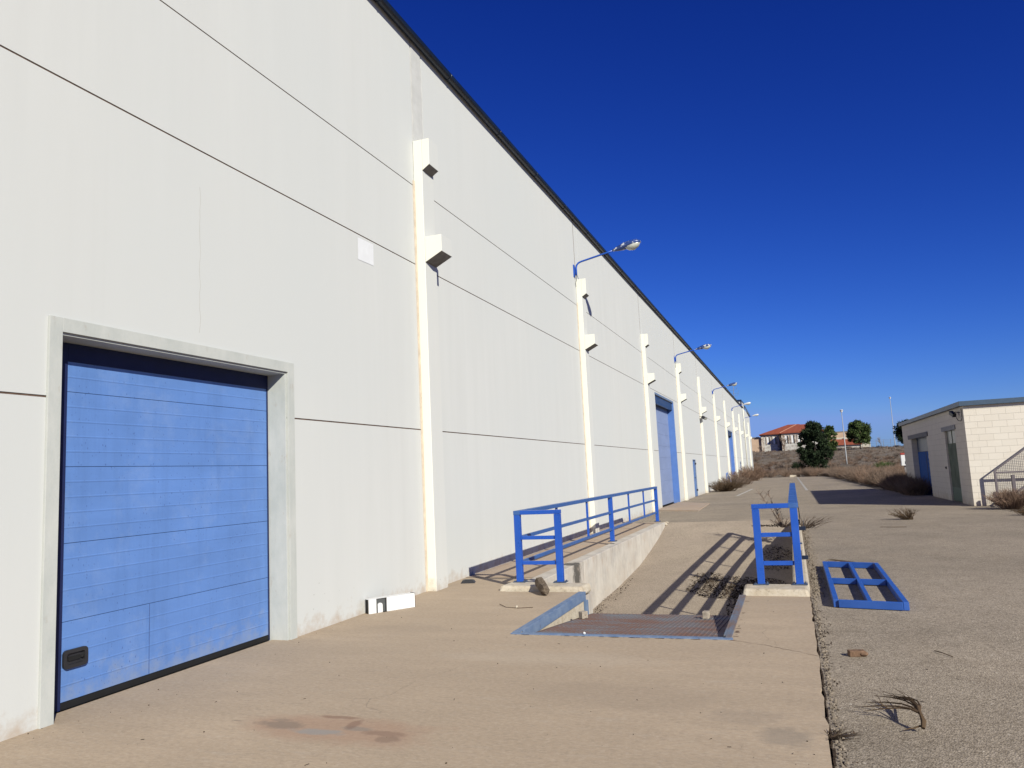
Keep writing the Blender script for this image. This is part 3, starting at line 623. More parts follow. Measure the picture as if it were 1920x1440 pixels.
# ---- dry branches, weeds, bushes
def twigs(m,c,n,h,spread,wd,rn,lean=(0,0),seg=4,leaf=0,up=1.,base=.5):
    c=Vector(c)
    for k in range(n):
        a=rn.uniform(0,2*math.pi); s_=spread*rn.uniform(.25,1); hh=h*rn.uniform(.5,1)*(1.1-.35*s_/max(spread,.01))
        b_=base*s_*rn.random(); p=c+Vector((math.cos(a)*b_,math.sin(a)*b_,0)); pts=[p]
        for i in range(1,seg+1):
            f=i/seg
            q=p+Vector((math.cos(a)*(s_-b_)*f**1.1+lean[0]*f,math.sin(a)*(s_-b_)*f**1.1+lean[1]*f,hh*(f**.85)*up))+Vector((rn.uniform(-1,1),rn.uniform(-1,1),rn.uniform(-.5,.5)))*h*.05
            if q.z<c.z+.01: q.z=c.z+.01
            pts.append(q)
        m.ribbon(pts,wd)
        for j in range(leaf):
            i=rn.randrange(1,seg); b=pts[i]; dd=(pts[i+1]-pts[i]).normalized()
            o2=Vector((rn.uniform(-1,1),rn.uniform(-1,1),rn.uniform(-.2,1))).normalized(); l2=h*rn.uniform(.10,.22)
            m.ribbon([b,b+(dd+o2*.7)*l2*.5,b+(dd+o2)*l2],wd*.6)
def dry(name,c,n,h,sp,wd,label,cat,seed,mat=M_twig,lean=(0,0),leaf=4,group=None,seg=4):
    rn=random.Random(seed); m=MB(); twigs(m,(0,0,0),n,h,sp,wd,rn,lean,seg,leaf)
    o=m.build(name,mat); o.location=c; return tag(o,label,cat,group)
# uprooted branch lying on asphalt, near right bottom
m=MB(); rn=random.Random(5); root=Vector((5.71,5.22,.02))
m.tube([root+Vector((.0,-.03,.0)),root+Vector((.01,0,.03)),root+Vector((.0,.05,.07))],[.012,.016,.008],7)
for k,(dx,dy,dz) in enumerate([(-.35,.31,.0),(-.27,.40,.01),(-.15,.56,.02),(-.20,.60,.0),(-.10,.50,.03),(-.05,.54,.02),(-.30,.24,.0),(-.13,.40,.05),(-.11,-.03,-.02)]):
    a=root+Vector((.0,.05,.06)) if k<8 else root; e=root+Vector((dx,dy,dz)); mid=a.lerp(e,.45)+Vector((.045,.03,.02) if k<8 else (0,0,0)); m.tube([a,a.lerp(mid,.5)+Vector((.01,.0,.008)),mid,mid.lerp(e,.5)+Vector((.008,0,.006)),e],[.0075,.006,.005,.0038,.0015],5)
    if k<8:
        for q in range(1):
            b0=mid.lerp(e,rn.uniform(0,.5)); e2=b0+Vector((rn.uniform(-.10,.0),rn.uniform(.03,.14),rn.uniform(-.01,.05))); m.tube([b0,b0.lerp(e2,.5)+Vector((.006,0,.004)),e2],[.0026,.002,.0008],4)
tag(m.build('dry_branch',M_twig),'bare forked branch with its root lying on the asphalt in the foreground','branch')
m=MB()
for k in range(6): m.tube([(5.9+.04*k,13.2-.03*k,.0),(5.78,13.08+.03*k,.03),(5.66-.02*k,13.15+.05*k,.04),(5.6-.03*k,13.3,.01)],[.006,.005,.003,.001],4)
tag(m.build('dry_branch',M_twig),'small curled twig lying just beyond the blue frame','branch')
m=MB(); m.tube([(6.10,7.32,-.004),(6.14,7.22,.004),(6.2,7.12,-.004)],.004,4); tag(m.build('dry_branch',M_twig),'short thin straight twig lying alone on the asphalt at right','branch')
m=MB(); m.tube([(6.95,20.1,-.006),(7.2,19.95,.0),(7.5,19.98,-.006)],.005,4); tag(m.build('dry_branch',M_twig),'thin twig on the asphalt beyond the blue frame towards the block building','branch')
dry('dry_weed',(5.2,5.0,-.012),26,.05,.13,.004,'dark clump of dead weed in the joint beside the concrete edge','weed',12,M_litter,(.06,.02),3)
m=MB(); rn=random.Random(44)
for k in range(150):
    x=rn.uniform(.1,5.1); y=rn.uniform(3.2,10); y=y if not(2.2<x<4.5 and y>7.4) else rn.uniform(3.2,7.3)
    if rn.random()<.4: x=abs(rn.gauss(0,.15))+.03 if not 4.1<y<7.1 else rn.uniform(.05,.5)
    m.rock((x,y,.002),.0015+.005*rn.random()**3,rn,(1,1,.7),5)
for k in range(16):
    x=rn.uniform(.6,5.0); y=rn.uniform(3.6,7.2); a=rn.uniform(0,3.1); l=rn.uniform(.01,.035); m.tube([(x,y,.003),(x+l*math.cos(a),y+l*math.sin(a),.004)],.0018,4)
m.build('grit',M_litter)['kind']='stuff'
# tall dead weed behind the right railing, bending left
m=MB(); rn=random.Random(3)
for (ex,ez) in ((-.55,.95),(-.28,.90),(-.12,.55)):
    b=Vector((4.75,20.7,0)); pts=[b+Vector((ex*f**1.2,rn.uniform(-.05,.05),ez*f)) for f in (0,.2,.4,.6,.8,1)]; m.ribbon(pts,.012)
    for j in range(34):
        f=rn.uniform(.15,1); p=b+Vector((ex*f**1.2,0,ez*f)); q=p+Vector((rn.uniform(-.13,.13),rn.uniform(-.12,.12),rn.uniform(.02,.16))); m.ribbon([p,p.lerp(q,.5)+Vector((0,0,-.01)),q],.008)
twigs(m,(4.8,20.8,-.02),60,.28,.42,.006,rn,leaf=3)
tag(m.build('dry_weed',M_twig2),'tall dead weed with seed heads behind the right railing','weed')
dry('dry_weed',(5.3,20.2,-.012),40,.34,.55,.006,'low sprawling dead weed right of the kerb wall end','weed',31,M_twig2,(.25,0),4)
dry('tumbleweed',(7.85,22.4,-.012),90,.34,.42,.005,'dry tumbleweed tuft alone on the asphalt before the building shadow','weed',41,M_twig,(-.12,.0),5)
# leaf litter
m=MB(); rn=random.Random(9)
def litter(cx,cy,rx,ry,z,n,s0=.012,s1=.04):
    for k in range(n):
        a=rn.uniform(0,6.28); q=rn.random()**.6; x=cx+rx*q*math.cos(a); y=cy+ry*q*math.sin(a); zz=z(x,y) if callable(z) else z
        u_=Vector((rn.uniform(-1,1),rn.uniform(-1,1),rn.uniform(-.3,.5))).normalized()*rn.uniform(s0,s1); v_=Vector((-u_.y,u_.x,rn.uniform(-.01,.02)))*rn.uniform(.2,.6); p=Vector((x,y,zz+.012+rn.random()*.03))
        m.face([p-u_,p+v_,p+u_,p-v_])
def fz(x,y):
    for (ya,za),(yb,zb) in zip(prof[:-1],prof[1:]):
        if ya<=y<=yb: return za+(zb-za)*(y-ya)/(yb-ya)
    return 0
litter(3.75,16.2,.85,1.1,fz,1500,.015,.05); litter(4.4,14.8,.6,2.4,fz,2200,.015,.05); litter(4.3,11.6,.7,.8,fz,900); litter(3.2,17.2,.35,.6,fz,160,.02,.06); litter(1.7,13.2,.15,.4,fz,90,.015,.04); litter(4.6,19.3,.4,1.4,fz,700); litter(4.7,21.0,.7,.25,-.01,450)
litter(1.6,14,.12,3.2,fz,260,.01,.03)
m.build('leaf_litter',M_litter)['kind']='stuff'
m=MB(); y=3.8
while y<22:
    for k in range(2 if y<10 else 5):
        x=5.225+abs(rn.gauss(0,.02 if y<10 else .06)); m.rock((x,y+rn.random()*.05,-.008),rn.uniform(.004,.013),rn,sub=5)
    y+=.035
for k in range(200):
    m.rock((rn.uniform(3.2,4.9),rn.uniform(11.5,14),-.91),rn.uniform(.006,.016),rn,sub=5)
m.build('gravel',M_stone)['kind']='stuff'
m=MB(); y=3.5
while y<10:
    a=rn.uniform(.04,.2); x=5.205+rn.uniform(-.006,.006); m.face([(x-.012,y,-.0065),(x+rn.uniform(-.006,.006),y,-.0065),(x+rn.uniform(-.006,.006),y+a,-.0065),(x-.012,y+a,-.0065)]); y+=a
for k in range(300):
    yy=rn.uniform(3.8,22); litter(5.23+abs(rn.gauss(0,.04)),yy,.02,.03,-.012,3,.004,.014)
m.build('joint_dirt',M_litter)['kind']='stuff'
m=MB(); m.rock((4.68,11.9,-.87),.13,rn,(1.1,.5,.35),7); tag(m.build('flat_stone',M_cem),'flat pale stone lying in the shaded ramp corner','stone')
# bushes at the foot of the warehouse
def bush(name,x,y,h,sp,n,wd,label,seed,mat,z=0,leaf=5,cat='bush',group=None):
    return dry(name,(x,y,z),n,h,sp,wd,label,cat,seed,mat,(0,0),leaf,group)
bush('dry_bush',1.0,50.5,.75,1.5,230,.012,'low grey dead bush nearest on the warehouse wall, past the small blue door',51,M_twig,-.01)
bush('dry_bush',.9,57.5,.95,1.7,230,.014,'middle dead bush along the warehouse wall, before the far blue door',52,M_twig2,-.01)
bush('dry_bush',1.1,66.5,1.25,1.8,240,.018,'taller dead bush along the wall in front of the far blue door',53,M_twig3,-.01)
bush('dry_bush',1.3,80,1.7,2.0,260,.022,'tallest brown bush along the wall, near the far corner',54,M_twig3,-.01)
# bent pipes by the far door
m=MB(); m.tube([(.35,61.0,0),(.35,61.0,1.0),(.4,61.3,1.05)],.04,8); m.tube([(.4,61.35,1.0),(.55,62.4,.3),(.6,62.6,0)],.035,8)
tag(m.build('bent_pipe',M_jamb),'bent blue steel guard pipe standing before the far blue door','guard pipe')
# bush by the cabin front corner
bush('dry_bush',10.95,25.6,.62,.75,420,.006,'reddish brown dead bush before the sunlit cabin wall, nearest the corner',61,M_twig3,-.01,6)
bush('dry_bush',11.9,24.4,.66,.95,420,.006,'brown dead bush cut by the right edge in front of the fence',62,M_twig,-.01,6)
bush('dry_bush',10.65,22.9,.22,.45,130,.005,'low dark dead tuft on the asphalt at the right edge',63,M_twig,-.01,4)
# scrub band
def edge_x(y):
    E_=[(34,9.4),(36,9.35),(46,9.25),(59,9.05),(72,8.7),(88,8.2),(93,4),(400,-60)]
    for (a,xa),(b,xb) in zip(E_[:-1],E_[1:]):
        if a<=y<=b: return xa+(xb-xa)*(y-a)/(b-a)
    return 9.4
for nm,mat,seed,cnt in (('scrub',M_twig2,71,330),('scrub',M_twig3,72,330)):
    m=MB(); rn=random.Random(seed)
    for k in range(cnt):
        y=rn.uniform(43,96) if rn.random()<.62 else rn.uniform(96,150)
        lo=edge_x(y)+.6 if y<92 else (-6 if y>94 else 8.5); hi=5.12+(y*.14)+5
        if y<92 and rn.random()<.35: x=lo+rn.random()*.9
        else: x=rn.uniform(lo,hi)
        far=y>96
        if far and y>125: h=rn.uniform(.4,.9)
        else: h=rn.uniform(.6,1.25) if not far else rn.uniform(.5,1.2)
        zb=(hz(x,y) if y>100 else -.03)
        twigs(m,(x,y,zb),58 if not far else 36,h,rn.uniform(.7,1.3),.010 if not far else .02,rn,leaf=2,seg=3)
    for k in range(34):
        y=rn.uniform(36,44); x=rn.uniform(9.7,10.25); twigs(m,(x,y,-.03),60,rn.uniform(.5,1.0),.6,.008,rn,leaf=3,seg=3)
    m.build(nm,mat)['kind']='stuff'
m=MB(); rn=random.Random(77)
for k in range(750):
    y=rn.uniform(140,188); x=rn.uniform(-10,34); twigs(m,(x,y,hz(x,y)-.03),9,rn.uniform(.25,.6),rn.uniform(.4,1.1),.03,rn,leaf=1,seg=2)
m.build('hill_grass',M_twig2)['kind']='stuff'
# kerb stones at the end of yard
for k,(x,w_,l_) in enumerate(((5.15,.75,'whitest broken kerb stone at the yard end beside the dashed line'),(6.1,.5,'small broken kerb stone, second from the dashed line'),(6.95,.65,'broken kerb stone third from the dashed line'),(7.8,.55,'broken kerb stone nearest the right hand scrub'))):
    m=MB(); m.hexa([(x-w_/2,90.9,-.02),(x+w_/2,91.0,-.02),(x+w_/2,91.3,-.02),(x-w_/2,91.2,-.02),(x-w_/2+.05,90.95,.24-.03*k),(x+w_/2-.08,91.02,.20-.03*k),(x+w_/2-.08,91.25,.20-.03*k),(x-w_/2+.05,91.18,.24-.03*k)]); tag(m.build('kerb_stone',M_kerb,None,.02),l_,'kerb stone','broken kerb stones at the yard end')
# ================================================================= TREES
def tree(name,x,y,zb,h,cr,c0,shape,label,seed,mat,leafn,leafs,group=None,trunk_r=.14):
    rn=random.Random(seed); th=thing(name,(x,y,zb),label,'tree',group)
    m=MB(); top=Vector((x+rn.uniform(-.2,.2),y,zb+h*.9)); pts=[Vector((x,y,zb-.1)).lerp(top,f)+Vector((rn.uniform(-.06,.06),rn.uniform(-.06,.06),0))*h*.1 for f in (0,.25,.5,.75,1)]
    m.tube(pts,[trunk_r,trunk_r*.8,trunk_r*.6,trunk_r*.4,trunk_r*.15],7)
    clumps=[]
    N=int(46*cr)
    for k in range(N):
        f=rn.random()**.9; zz=c0+f*(h-c0)*.97
        if shape=='cone': rad=cr*(1-f)**.62*(.75+.35*rn.random())+.15
        else: rad=cr*math.sqrt(max(.02,1-(2*f-.85)**2/1.35))*(.75+.35*rn.random())
        a=rn.uniform(0,6.28); q=rad*rn.random()**.4
        clumps.append((Vector((x+math.cos(a)*q,y+math.sin(a)*q,zb+zz)),rn.uniform(.28,.6)*(.6+.2*cr)))
    for c_,_ in rn.sample(clumps,min(16,len(clumps))):
        b=Vector((x,y,max(zb+c0*.6,c_.z-.8))); m.tube([b,b.lerp(c_,.5)+Vector((0,0,.1)),c_],[trunk_r*.4,trunk_r*.25,.015],5)
    m.build('trunk',M_bark,th)
    m=MB(); per=leafn//len(clumps)
    for c_,cs_ in clumps:
        for j in range(per):
            d=Vector((rn.gauss(0,1),rn.gauss(0,1),rn.gauss(0,.8))).normalized()*cs_*rn.random()**.45; p=c_+d
            u_=(d.normalized()*.6+Vector((rn.uniform(-1,1),rn.uniform(-1,1),rn.uniform(-.2,1)))).normalized()*leafs*rn.uniform(.6,1.3); v_=u_.cross(Vector((rn.uniform(-1,1),rn.uniform(-1,1),rn.uniform(-1,1)))).normalized()*leafs*.28
            m.face([p-v_,p+v_,p+u_])
    m.build('crown',mat,th)
tree('conifer',8.45,118,hz(8.45,118),6.8,2.0,.1,'round','tall dark evergreen with foliage to the ground in front of the red roofed house',81,M_dpine,15000,.34)
tree('pine_tree',12.7,165,hz(12.7,165),4.9,1.25,.4,'round','smaller pine standing just behind the tall dark evergreen',82,M_pine,6000,.36)
tree('pine_tree',18.5,170,hz(18.5,170),5.6,2.15,1.35,'round','round crowned green pine with bare trunk standing alone right of the lamp post',83,M_pine,9000,.38)
tree('pine_tree',28.7,180,hz(28.7,180),5.2,2.5,.9,'round','dark pine half hidden behind the left end of the block cabin',84,M_dpine,8000,.4)
def bare(name,x,y,h,label,seed,mat,wd=.05):
    rn=random.Random(seed); m=MB(); zb=hz(x,y)
    def br(p,d,l,r,lv):
        q=p+d*l; m.tube([p,p.lerp(q,.5)+Vector((rn.uniform(-.05,.05)*l,rn.uniform(-.05,.05)*l,0)),q],[r,r*.8,r*.6],4,False)
        if lv>0:
            for k in range(4): br(p.lerp(q,rn.uniform(.4,1)),(d+Vector((rn.uniform(-.8,.8),rn.uniform(-.8,.8),rn.uniform(0,.5)))).normalized(),l*rn.uniform(.5,.75),r*.55,lv-1)
    br(Vector((0,0,-.1)),Vector((0,0,1)),h*.42,wd,4); o=m.build(name,mat); o.location=(x,y,zb); return tag(o,label,'tree','leafless trees on the hill')
bare('bare_tree',24.2,188,3.0,'pale leafless tree on the skyline between the pines',91,simple('pale_bark',(.34,.30,.27),.95,.05),.06)
bare('bare_tree',4.0,160,4.6,'leafless brown tree in front of the stone trimmed house',92,M_twig2,.09)
bare('bare_tree',-1.8,196,2.6,'small leafless bush tree at the left corner of the house',93,M_twig2,.06)
m=MB(); rn=random.Random(95); twigs(m,(0,0,0),160,1.7,1.2,.03,rn,leaf=4)
o=m.build('dark_shrub',M_dpine); o.location=(6.0,118,hz(6,118)); tag(o,'small dark shrub left of the tall evergreen','shrub')
m=MB(); rn=random.Random(96); twigs(m,(0,0,0),200,1.3,1.4,.03,rn,leaf=4)
o=m.build('green_shrub',M_pine); o.location=(16.2,108,0); tag(o,'green shrub amid the brown scrub by the cabin','shrub')
# lamp posts
for (x,y,z1,l_) in ((13.2,130,9.06,'nearer tall grey lamp post rising from the scrub'),(27.2,190,14.8,'taller thin lamp post on the hill beside the cabin roof')):
    th=thing('lamp_post',(x,y,hz(x,y)),l_,'lamp post'); zb=hz(x,y)
    m=MB(); m.tube([(x,y,zb-.2),(x,y,zb+.5),(x-.05,y,z1)],[.11,.09,.05],8); m.build('pole',M_galv,th,smooth=True)
    m=MB(); m.tube([(x-.05,y,z1),(x-.05,y,z1+.25)],[.12,.22],8); m.rock((x-.05,y,z1+.32),.22,random.Random(3),(1.2,1.2,.5),8); m.build('lamp_head',M_white,th)
# ================================================================= HOUSE on the hill
t=NT('roof_tiles',.9,.15); wv=t.n('ShaderNodeTexWave'); wv.inputs['Scale'].default_value=1.1; wv.inputs['Distortion'].default_value=.4; t.l(t.map((1,.1,.1)),wv.inputs['Vector'])
c=t.mix(t.ramp(wv.outputs['Fac'],.2,.8),(.22,.052,.03),(.42,.12,.07)); c=t.mix(t.math('MULTIPLY',t.ramp(t.noise(1.5,4),.45,.7),.4),c,(.30,.12,.08)); t.col(c); M_tile=t.m
M_hwall=simple('house_render',(.62,.60,.56),.9,.1,.1,2)
t=NT('stone_quoins',.95,.1); t.col(t.mix(t.ramp(t.voro(2.6,out='Color'),.3,.7),(.30,.22,.17),(.62,.55,.48))); M_quoin=t.m
t=NT('house_plinth_stone',.95,.1); t.col(t.mix(t.ramp(t.noise(1.6,5),.4,.6),(.42,.39,.36),(.66,.64,.6))); M_plinth=t.m
M_hdark=simple('dark_window_glass',(.02,.02,.025),.2,.5)
hs_=thing('house',(5,204,4.4),'single storey house with red hipped tile roof and stone window trim on the hill','house')
mb=MB(); mb.box(-1.5,2.6,201,212,3.5,8.75); mb.box(2.6,13.2,203,212,3.5,8.75); mb.box(3.35,12.9,198.5,203,3.5,8.75); mb.build('wall',M_hwall,hs_)
mb=MB(); mb.box(-1.56,2.66,200.94,200.999,3.5,5.9); mb.box(3.29,12.96,198.44,198.499,3.5,5.9); mb.build('plinth',M_plinth,hs_)
def hip(m,x0,x1,y0,y1,z0,z1,xa,xb,yr):
    a,b,c1,d1_=(x0,y0,z0),(x1,y0,z0),(x1,y1,z0),(x0,y1,z0); r1,r2=(xa,yr,z1),(xb,yr,z1)
    m.face([a,b,r2,r1]); m.face([b,c1,r2]); m.face([c1,d1_,r1,r2]); m.face([d1_,a,r1])
    m.box(x0+.03,x1-.03,y0+.03,y1-.03,z0-.14,z0-.002)
mb=MB(); hip(mb,-2.0,14.0,200.3,213,8.9,11.2,5.0,7.6,206); 
mb.face([(2.9,198,8.88),(13.4,198,8.88),(9.5,204.5,11.0),(7.0,204.5,11.0)]); mb.face([(2.9,198,8.88),(7.0,204.5,11.0),(2.9,203,8.88)]); mb.face([(13.4,198,8.88),(13.4,203,8.88),(9.5,204.5,11.0)]); mb.box(2.93,13.37,198.03,203,8.74,8.878)
mb.build('roof',M_tile,hs_)
mb=MB(); mb.tube([(2.95,198.0,8.95),(7.0,204.5,11.05)],.09,6); mb.build('ridge_tiles',simple('pale_ridge_tiles',(.5,.26,.18),.9,.1),hs_)
mb=MB(); mb.box(-1.55,-1.05,200.9,200.997,3.5,8.7); mb.box(2.2,2.65,200.9,200.997,3.5,8.7); mb.box(3.3,3.75,198.4,198.497,3.5,8.7)
for i in range(12): z=3.6+i*.42; mb.box(-1.05,-.8 if i%2 else -.9,200.91,200.995,z,z+.3); mb.box(3.751,4.0 if i%2 else 3.85,198.41,198.495,z,z+.3)
mb.build('quoins',M_quoin,hs_)
for (x,yy) in ((.15,200.94),(1.65,200.94),(4.45,198.44),(5.9,198.44),(7.4,198.44),(9.6,198.44)):
    m=MB(); m.box(x-.62,x-.36,yy-.06,yy-.001,6.25,8.35); m.box(x+.36,x+.62,yy-.06,yy-.001,6.25,8.35); m.box(x-.36,x+.36,yy-.055,yy-.001,8.2,8.36); wn=m.build('window',M_quoin,hs_)
    m=MB(); m.box(x-.36,x+.36,yy-.03,yy-.002,6.35,8.2); m.build('pane',M_hdark,wn)
    m=MB(); m.box(x-.36,x+.08,yy-.05,yy-.031,6.40,8.18); m.build('shutter',M_white,wn)
# other buildings behind
M_beige=simple('beige_render',(.60,.43,.31),.9,.1,.06,1); M_cream=simple('cream_render',(.66,.60,.50),.9,.1,.06,1)
th=thing('beige_building',(-8,216,4),'plain beige building partly behind the warehouse, left of the house','building')
mb=MB(); mb.hexa([(-18,201.5,3),(-1.65,201.5,3),(-1.65,212,3),(-18,212,3),(-18,201.5,7.7),(-1.65,201.5,8.3),(-1.65,212,8.3),(-18,212,7.7)]); mb.build('wall',M_beige,th)
mb=MB(); mb.beam((-18.1,201.4,7.75),(-2.05,201.4,8.33),.25,.14); mb.build('roof_edge',M_grey,th)
th=thing('industrial_building',(18,232,4),'beige and cream industrial building right of the dark evergreen','building')
mb=MB(); mb.box(13,26,232,250,6.9,9.45); mb.build('wall',M_beige,th); mb=MB(); mb.box(13.02,25.98,232.02,249.98,3,7.9); 
mb.v=[v+Vector((0,-.04,0)) for v in mb.v]; mb.build('wall_base',M_cream,th)
mb=MB(); mb.box(12.9,26.1,231.85,250.1,9.451,9.65); mb.build('roof_edge',M_grey,th)
mb=MB(); mb.box(17.2,17.5,231.9,231.975,7.0,7.5); mb.box(18.9,19.4,231.9,231.975,6.9,7.6); mb.build('window',M_hdark,th)
th=thing('low_annex',(18,206,4),'low white annex with a red tiled roof beside the pines','building')
mb=MB(); mb.box(15.2,21.3,205.5,211,3,5.35); mb.build('wall',M_hwall,th)
mb=MB(); mb.face([(14.8,205,5.35),(21.9,205,5.25),(20.4,209,6.75),(14.8,209,6.9)]); mb.face([(21.9,205,5.25),(21.9,212,5.25),(20.4,209,6.75)]); mb.face([(14.8,209,6.9),(20.4,209,6.75),(21.9,212,5.25),(14.8,212,5.25)]); mb.build('roof',M_tile,th)
mb=MB(); mb.box(18.0,19.2,205.44,205.49,4.3,4.8); mb.build('window',M_hdark,th)
# hill fence
th=thing('wire_fence',(25,194,4),'thin wire mesh fence along the skyline','fence')
for k in range(9):
    x=20.8+k*1.5; m=MB(); m.tube([(x,194,hz(x,194)-.1),(x,194,5.9)],.045,5); m.build('fence_post',M_grey,th)
m=MB()
for z in (4.3,4.7,5.1,5.5,5.85): m.tube([(20.8,194,z),(32.8,194,z)],.018,4)
m.build('fence_wire',M_grey,th)
# white cabinet with red top in the scrub
th=thing('utility_cabinet',(12.9,62,0),'white utility cabinet with red top in the scrub by the cabin end','cabinet')
m=MB(); m.box(12.62,13.1,62,62.4,1.0,1.78); m.build('cabinet_body',M_white,th,.01); m=MB(); m.box(12.8,12.9,62.15,62.25,-.02,.999); m.build('post',M_grey,th); m=MB(); m.box(12.6,13.12,61.97,62.43,1.781,1.92); m.build('cabinet_top',simple('red_paint',(.45,.08,.06),.5,.3),th,.01)
m=MB(); m.box(12.85,13.1,61.985,61.999,1.1,1.3); m.build('cabinet_vent',M_black,th)
# ================================================================= CABIN (block building)
t=NT('painted_block_wall',.92,.12)
def brick(vec):
    b=t.n('ShaderNodeTexBrick'); b.inputs['Scale'].default_value=1; b.inputs['Brick Width'].default_value=.40; b.inputs['Row Height'].default_value=.20; b.inputs['Mortar Size'].default_value=.006; b.inputs['Mortar Smooth'].default_value=.3; b.inputs['Bias'].default_value=-.1
    b.inputs['Color1'].default_value=(.80,.735,.655,1); b.inputs['Color2'].default_value=(.765,.70,.62,1); b.inputs['Mortar'].default_value=(.62,.57,.50,1); t.l(vec,b.inputs['Vector']); return b
sx_=t.xyz(); cmb=t.n('ShaderNodeCombineXYZ'); t.l(t.math('ADD',sx_[0],sx_[1]),cmb.inputs[0]); t.l(sx_[2],cmb.inputs[1])
b=brick(cmb.outputs[0]); c=t.mix(t.math('MULTIPLY',t.ramp(t.noise(1.3,5,.65),.45,.7),.4),b.outputs['Color'],(.85,.80,.72))
c=t.mix(t.math('MULTIPLY',t.ramp(t.math('ADD',sx_[2],t.noise(3,4)),.75,.45),.5),c,(.55,.42,.28)); t.col(c)
inv=t.math('SUBTRACT',1,b.outputs['Fac']); bp_=t.n('ShaderNodeBump'); bp_.inputs['Strength'].default_value=.6; bp_.inputs['Distance'].default_value=.012; t.l(t.math('ADD',inv,t.math('MULTIPLY',t.noise(40,3),.3)),bp_.inputs['Height']); t.l(bp_.outputs[0],t.b.inputs['Normal']); M_block=t.m
cb=thing('block_cabin',(15,35,0),'low cream concrete block cabin with grey metal roof edge and blue and green doors','building')
X=10.35; Y0,Y1=27.5,41.8; H=3.12
mb=MB(); ops=[(29.2,31.0,2.45),(34.9,39.2,2.42)]
for a,b2 in ((Y0,29.2),(31.0,34.9),(39.2,Y1)): mb.box(X,X+.3,a,b2,-.05,H)
for a,b2,tp in ops: mb.box(X,X+.3,a,b2,tp,H)
mb.box(X+.301,22,Y0,Y0+.3,-.05,H); mb.box(X+.301,22,Y1-.3,Y1,-.05,H); mb.box(21.7,22,Y0+.301,Y1-.301,-.05,H)
mb.build('wall',M_block,cb)
mb=MB(); mb.box(X-.08,22.1,Y0-.08,Y1+.08,H+.001,H+.05); mb.build('roof',M_dark,cb)
mb=MB(); mb.box(X-.12,22.1,Y0-.12,Y0-.081,H-.0,H+.15); mb.box(X-.12,X-.081,Y0-.0805,Y1+.12,H-.0,H+.15); mb.box(X-.08,22.1,Y0-.08,Y1+.12,H+.051,H+.14); mb.build('roof_edge',simple('slate_blue_metal',(.06,.10,.16),.45,.4,.08),cb,.004)
mb=MB(); mb.box(X-.035,X-.001,34.5,39.9,2.40,2.58); mb.build('lintel',simple('grey_steel_lintel',(.17,.165,.18),.7,.2),cb,.004)
mb=MB(); mb.box(X-.035,X-.001,28.95,31.4,2.44,2.60); mb.build('lintel',simple('grey_steel_lintel',(.30,.30,.32),.7,.2),cb,.004)
M_cblue=door_mat('cabin_blue_door',(.035,.115,.40),False,.4); M_cblue.node_tree.nodes['Principled BSDF'].inputs['Roughness'].default_value=.85; M_cblue.node_tree.nodes['Principled BSDF'].inputs['Specular IOR Level'].default_value=.1
mb=MB(); mb.box(X+.22,X+.27,34.9,39.2,0,1.80); dA=mb.build('double_door',M_cblue,cb,.004)
mb=MB(); mb.box(X+.225,X+.26,34.9,39.2,1.81,2.42); mb.build('transom',simple('dark_blue_transom',(.03,.055,.13),.4,.4),dA)
mb=MB(); mb.box(X+.2185,X+.2195,36.9,37.03,.02,1.79); mb.build('door_gap',M_black,dA)
mb=MB(); mb.box(X+.214,X+.2192,35.9,36.4,1.50,1.62); mb.build('door_notice',M_paper,dA)
m=MB(); rn=random.Random(15)
for k in range(11):
    z=1.42-k*.12; pts=[(X+.217,36.3+rn.uniform(-.25,.25),z+rn.uniform(-.05,.05)) for _ in range(4)]; m.tube(pts,.010,4)
for k in range(4):
    z=1.3-k*.28; pts=[(X+.217,35.45+rn.uniform(-.12,.12),z+rn.uniform(-.1,.1)) for _ in range(4)]; m.tube(pts,.010,4)
m.build('paint_scrawl',simple('pale_blue_scrawl',(.30,.40,.60),.7,.2),dA)
M_green=simple('grey_green_door',(.165,.195,.155),.85,.1,.2,2)
mb=MB(); mb.box(X+.06,X+.11,29.2,31.0,0,2.0); dB=mb.build('green_door',M_green,cb,.004)
mb=MB(); mb.box(X+.065,X+.10,29.2,31.0,2.001,2.45); mb.build('pane',simple('dusty_door_glass',(.09,.10,.10),.3,.5),dB)
mb=MB(); mb.box(X+.055,X+.064,30.05,30.12,2.001,2.45); mb.build('glazing_bar',M_green,dB); mb=MB(); mb.box(X+.052,X+.0595,29.25,30.95,.02,.48); mb.build('kick_plate',simple('dark_green_plate',(.06,.12,.09),.5,.3),dB)
mb=MB(); mb.rock((X-.01,31.35,1.15),.05,rnd); mb.build('door_bell',M_dark,cb)
th=thing('security_camera',(10.2,28.2,3.0),'small dark security camera with hanging cable under the cabin roof corner','camera')
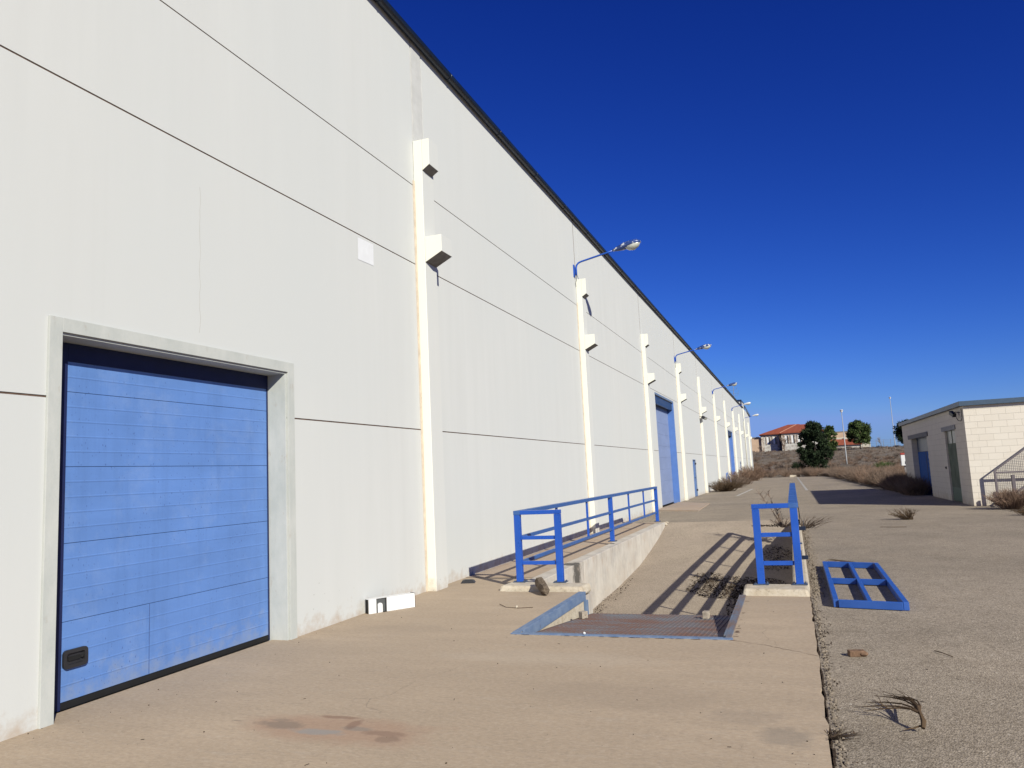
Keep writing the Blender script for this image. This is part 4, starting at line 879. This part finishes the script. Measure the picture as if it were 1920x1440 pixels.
m=MB(); m.tube([(X-.001,28.0,2.95),(X-.12,28.05,2.97),(X-.16,28.15,2.95)],.015,6); m.build('bracket',M_dark,th)
m=MB(); m.beam((X-.20,28.35,2.98),(X-.15,28.05,2.86),.12,.12); m.build('camera_body',M_dark,th,.01)
m=MB(); m.tube([(X-.14,28.05,2.86),(X-.10,27.85,2.68),(X-.05,27.7,2.66),(X-.03,27.62,2.75),(X-.03,27.62,3.05)],.012,5); m.build('cable',M_dark,th)
# mesh fence / stair guard by the cabin front
M_fence=simple('dull_purple_steel',(.16,.135,.15),.6,.3)
th=thing('mesh_barrier',(11.3,27.1,0),'grey steel barrier with square mesh and sloping top rail before the cabin wall','barrier')
m=MB(); m.beam((10.95,27.2,-.02),(10.95,27.2,1.05),.06,.06,(1,0,0)); m.build('post',M_fence,th,.003)
m=MB(); m.beam((10.86,27.14,-.02),(10.86,27.14,.42),.07,.06,(1,0,0)); m.build('post',M_fence,th,.003)
m=MB(); m.beam((10.93,27.2,1.05),(12.6,27.2,2.25),.05,.05); m.build('sloping_rail',M_fence,th,.003)
m=MB(); m.beam((10.99,27.2,1.0),(13.0,27.2,1.0),.045,.05); m.build('middle_rail',M_fence,th,.003)
m=MB(); x=11.0
while x<13: m.tube([(x,27.2,.03),(x,27.2,min(2.2,1.03+(x-10.95)*.70))],.0035,4,False); x+=.05
z=.05
while z<2.2: m.tube([(max(10.98,10.95+(z-1.03)/.7),27.203,z),(13,27.203,z)],.0035,4,False); z+=.05
m.build('mesh',M_fence,th)
th=thing('timber_brace',(11.3,26.5,0),'short dark timber post with two diagonal braces amid the bushes','post')
m=MB(); m.beam((11.25,26.5,-.02),(11.25,26.5,.93),.09,.09,(1,0,0)); m.build('post',M_fence,th,.004)
m=MB(); m.beam((10.75,26.56,.05),(12.4,26.56,1.15),.04,.06); m.build('brace',M_fence,th,.003)
m=MB(); m.beam((11.31,26.5,.30),(12.4,26.5,1.02),.04,.06); m.build('brace',M_fence,th,.003)
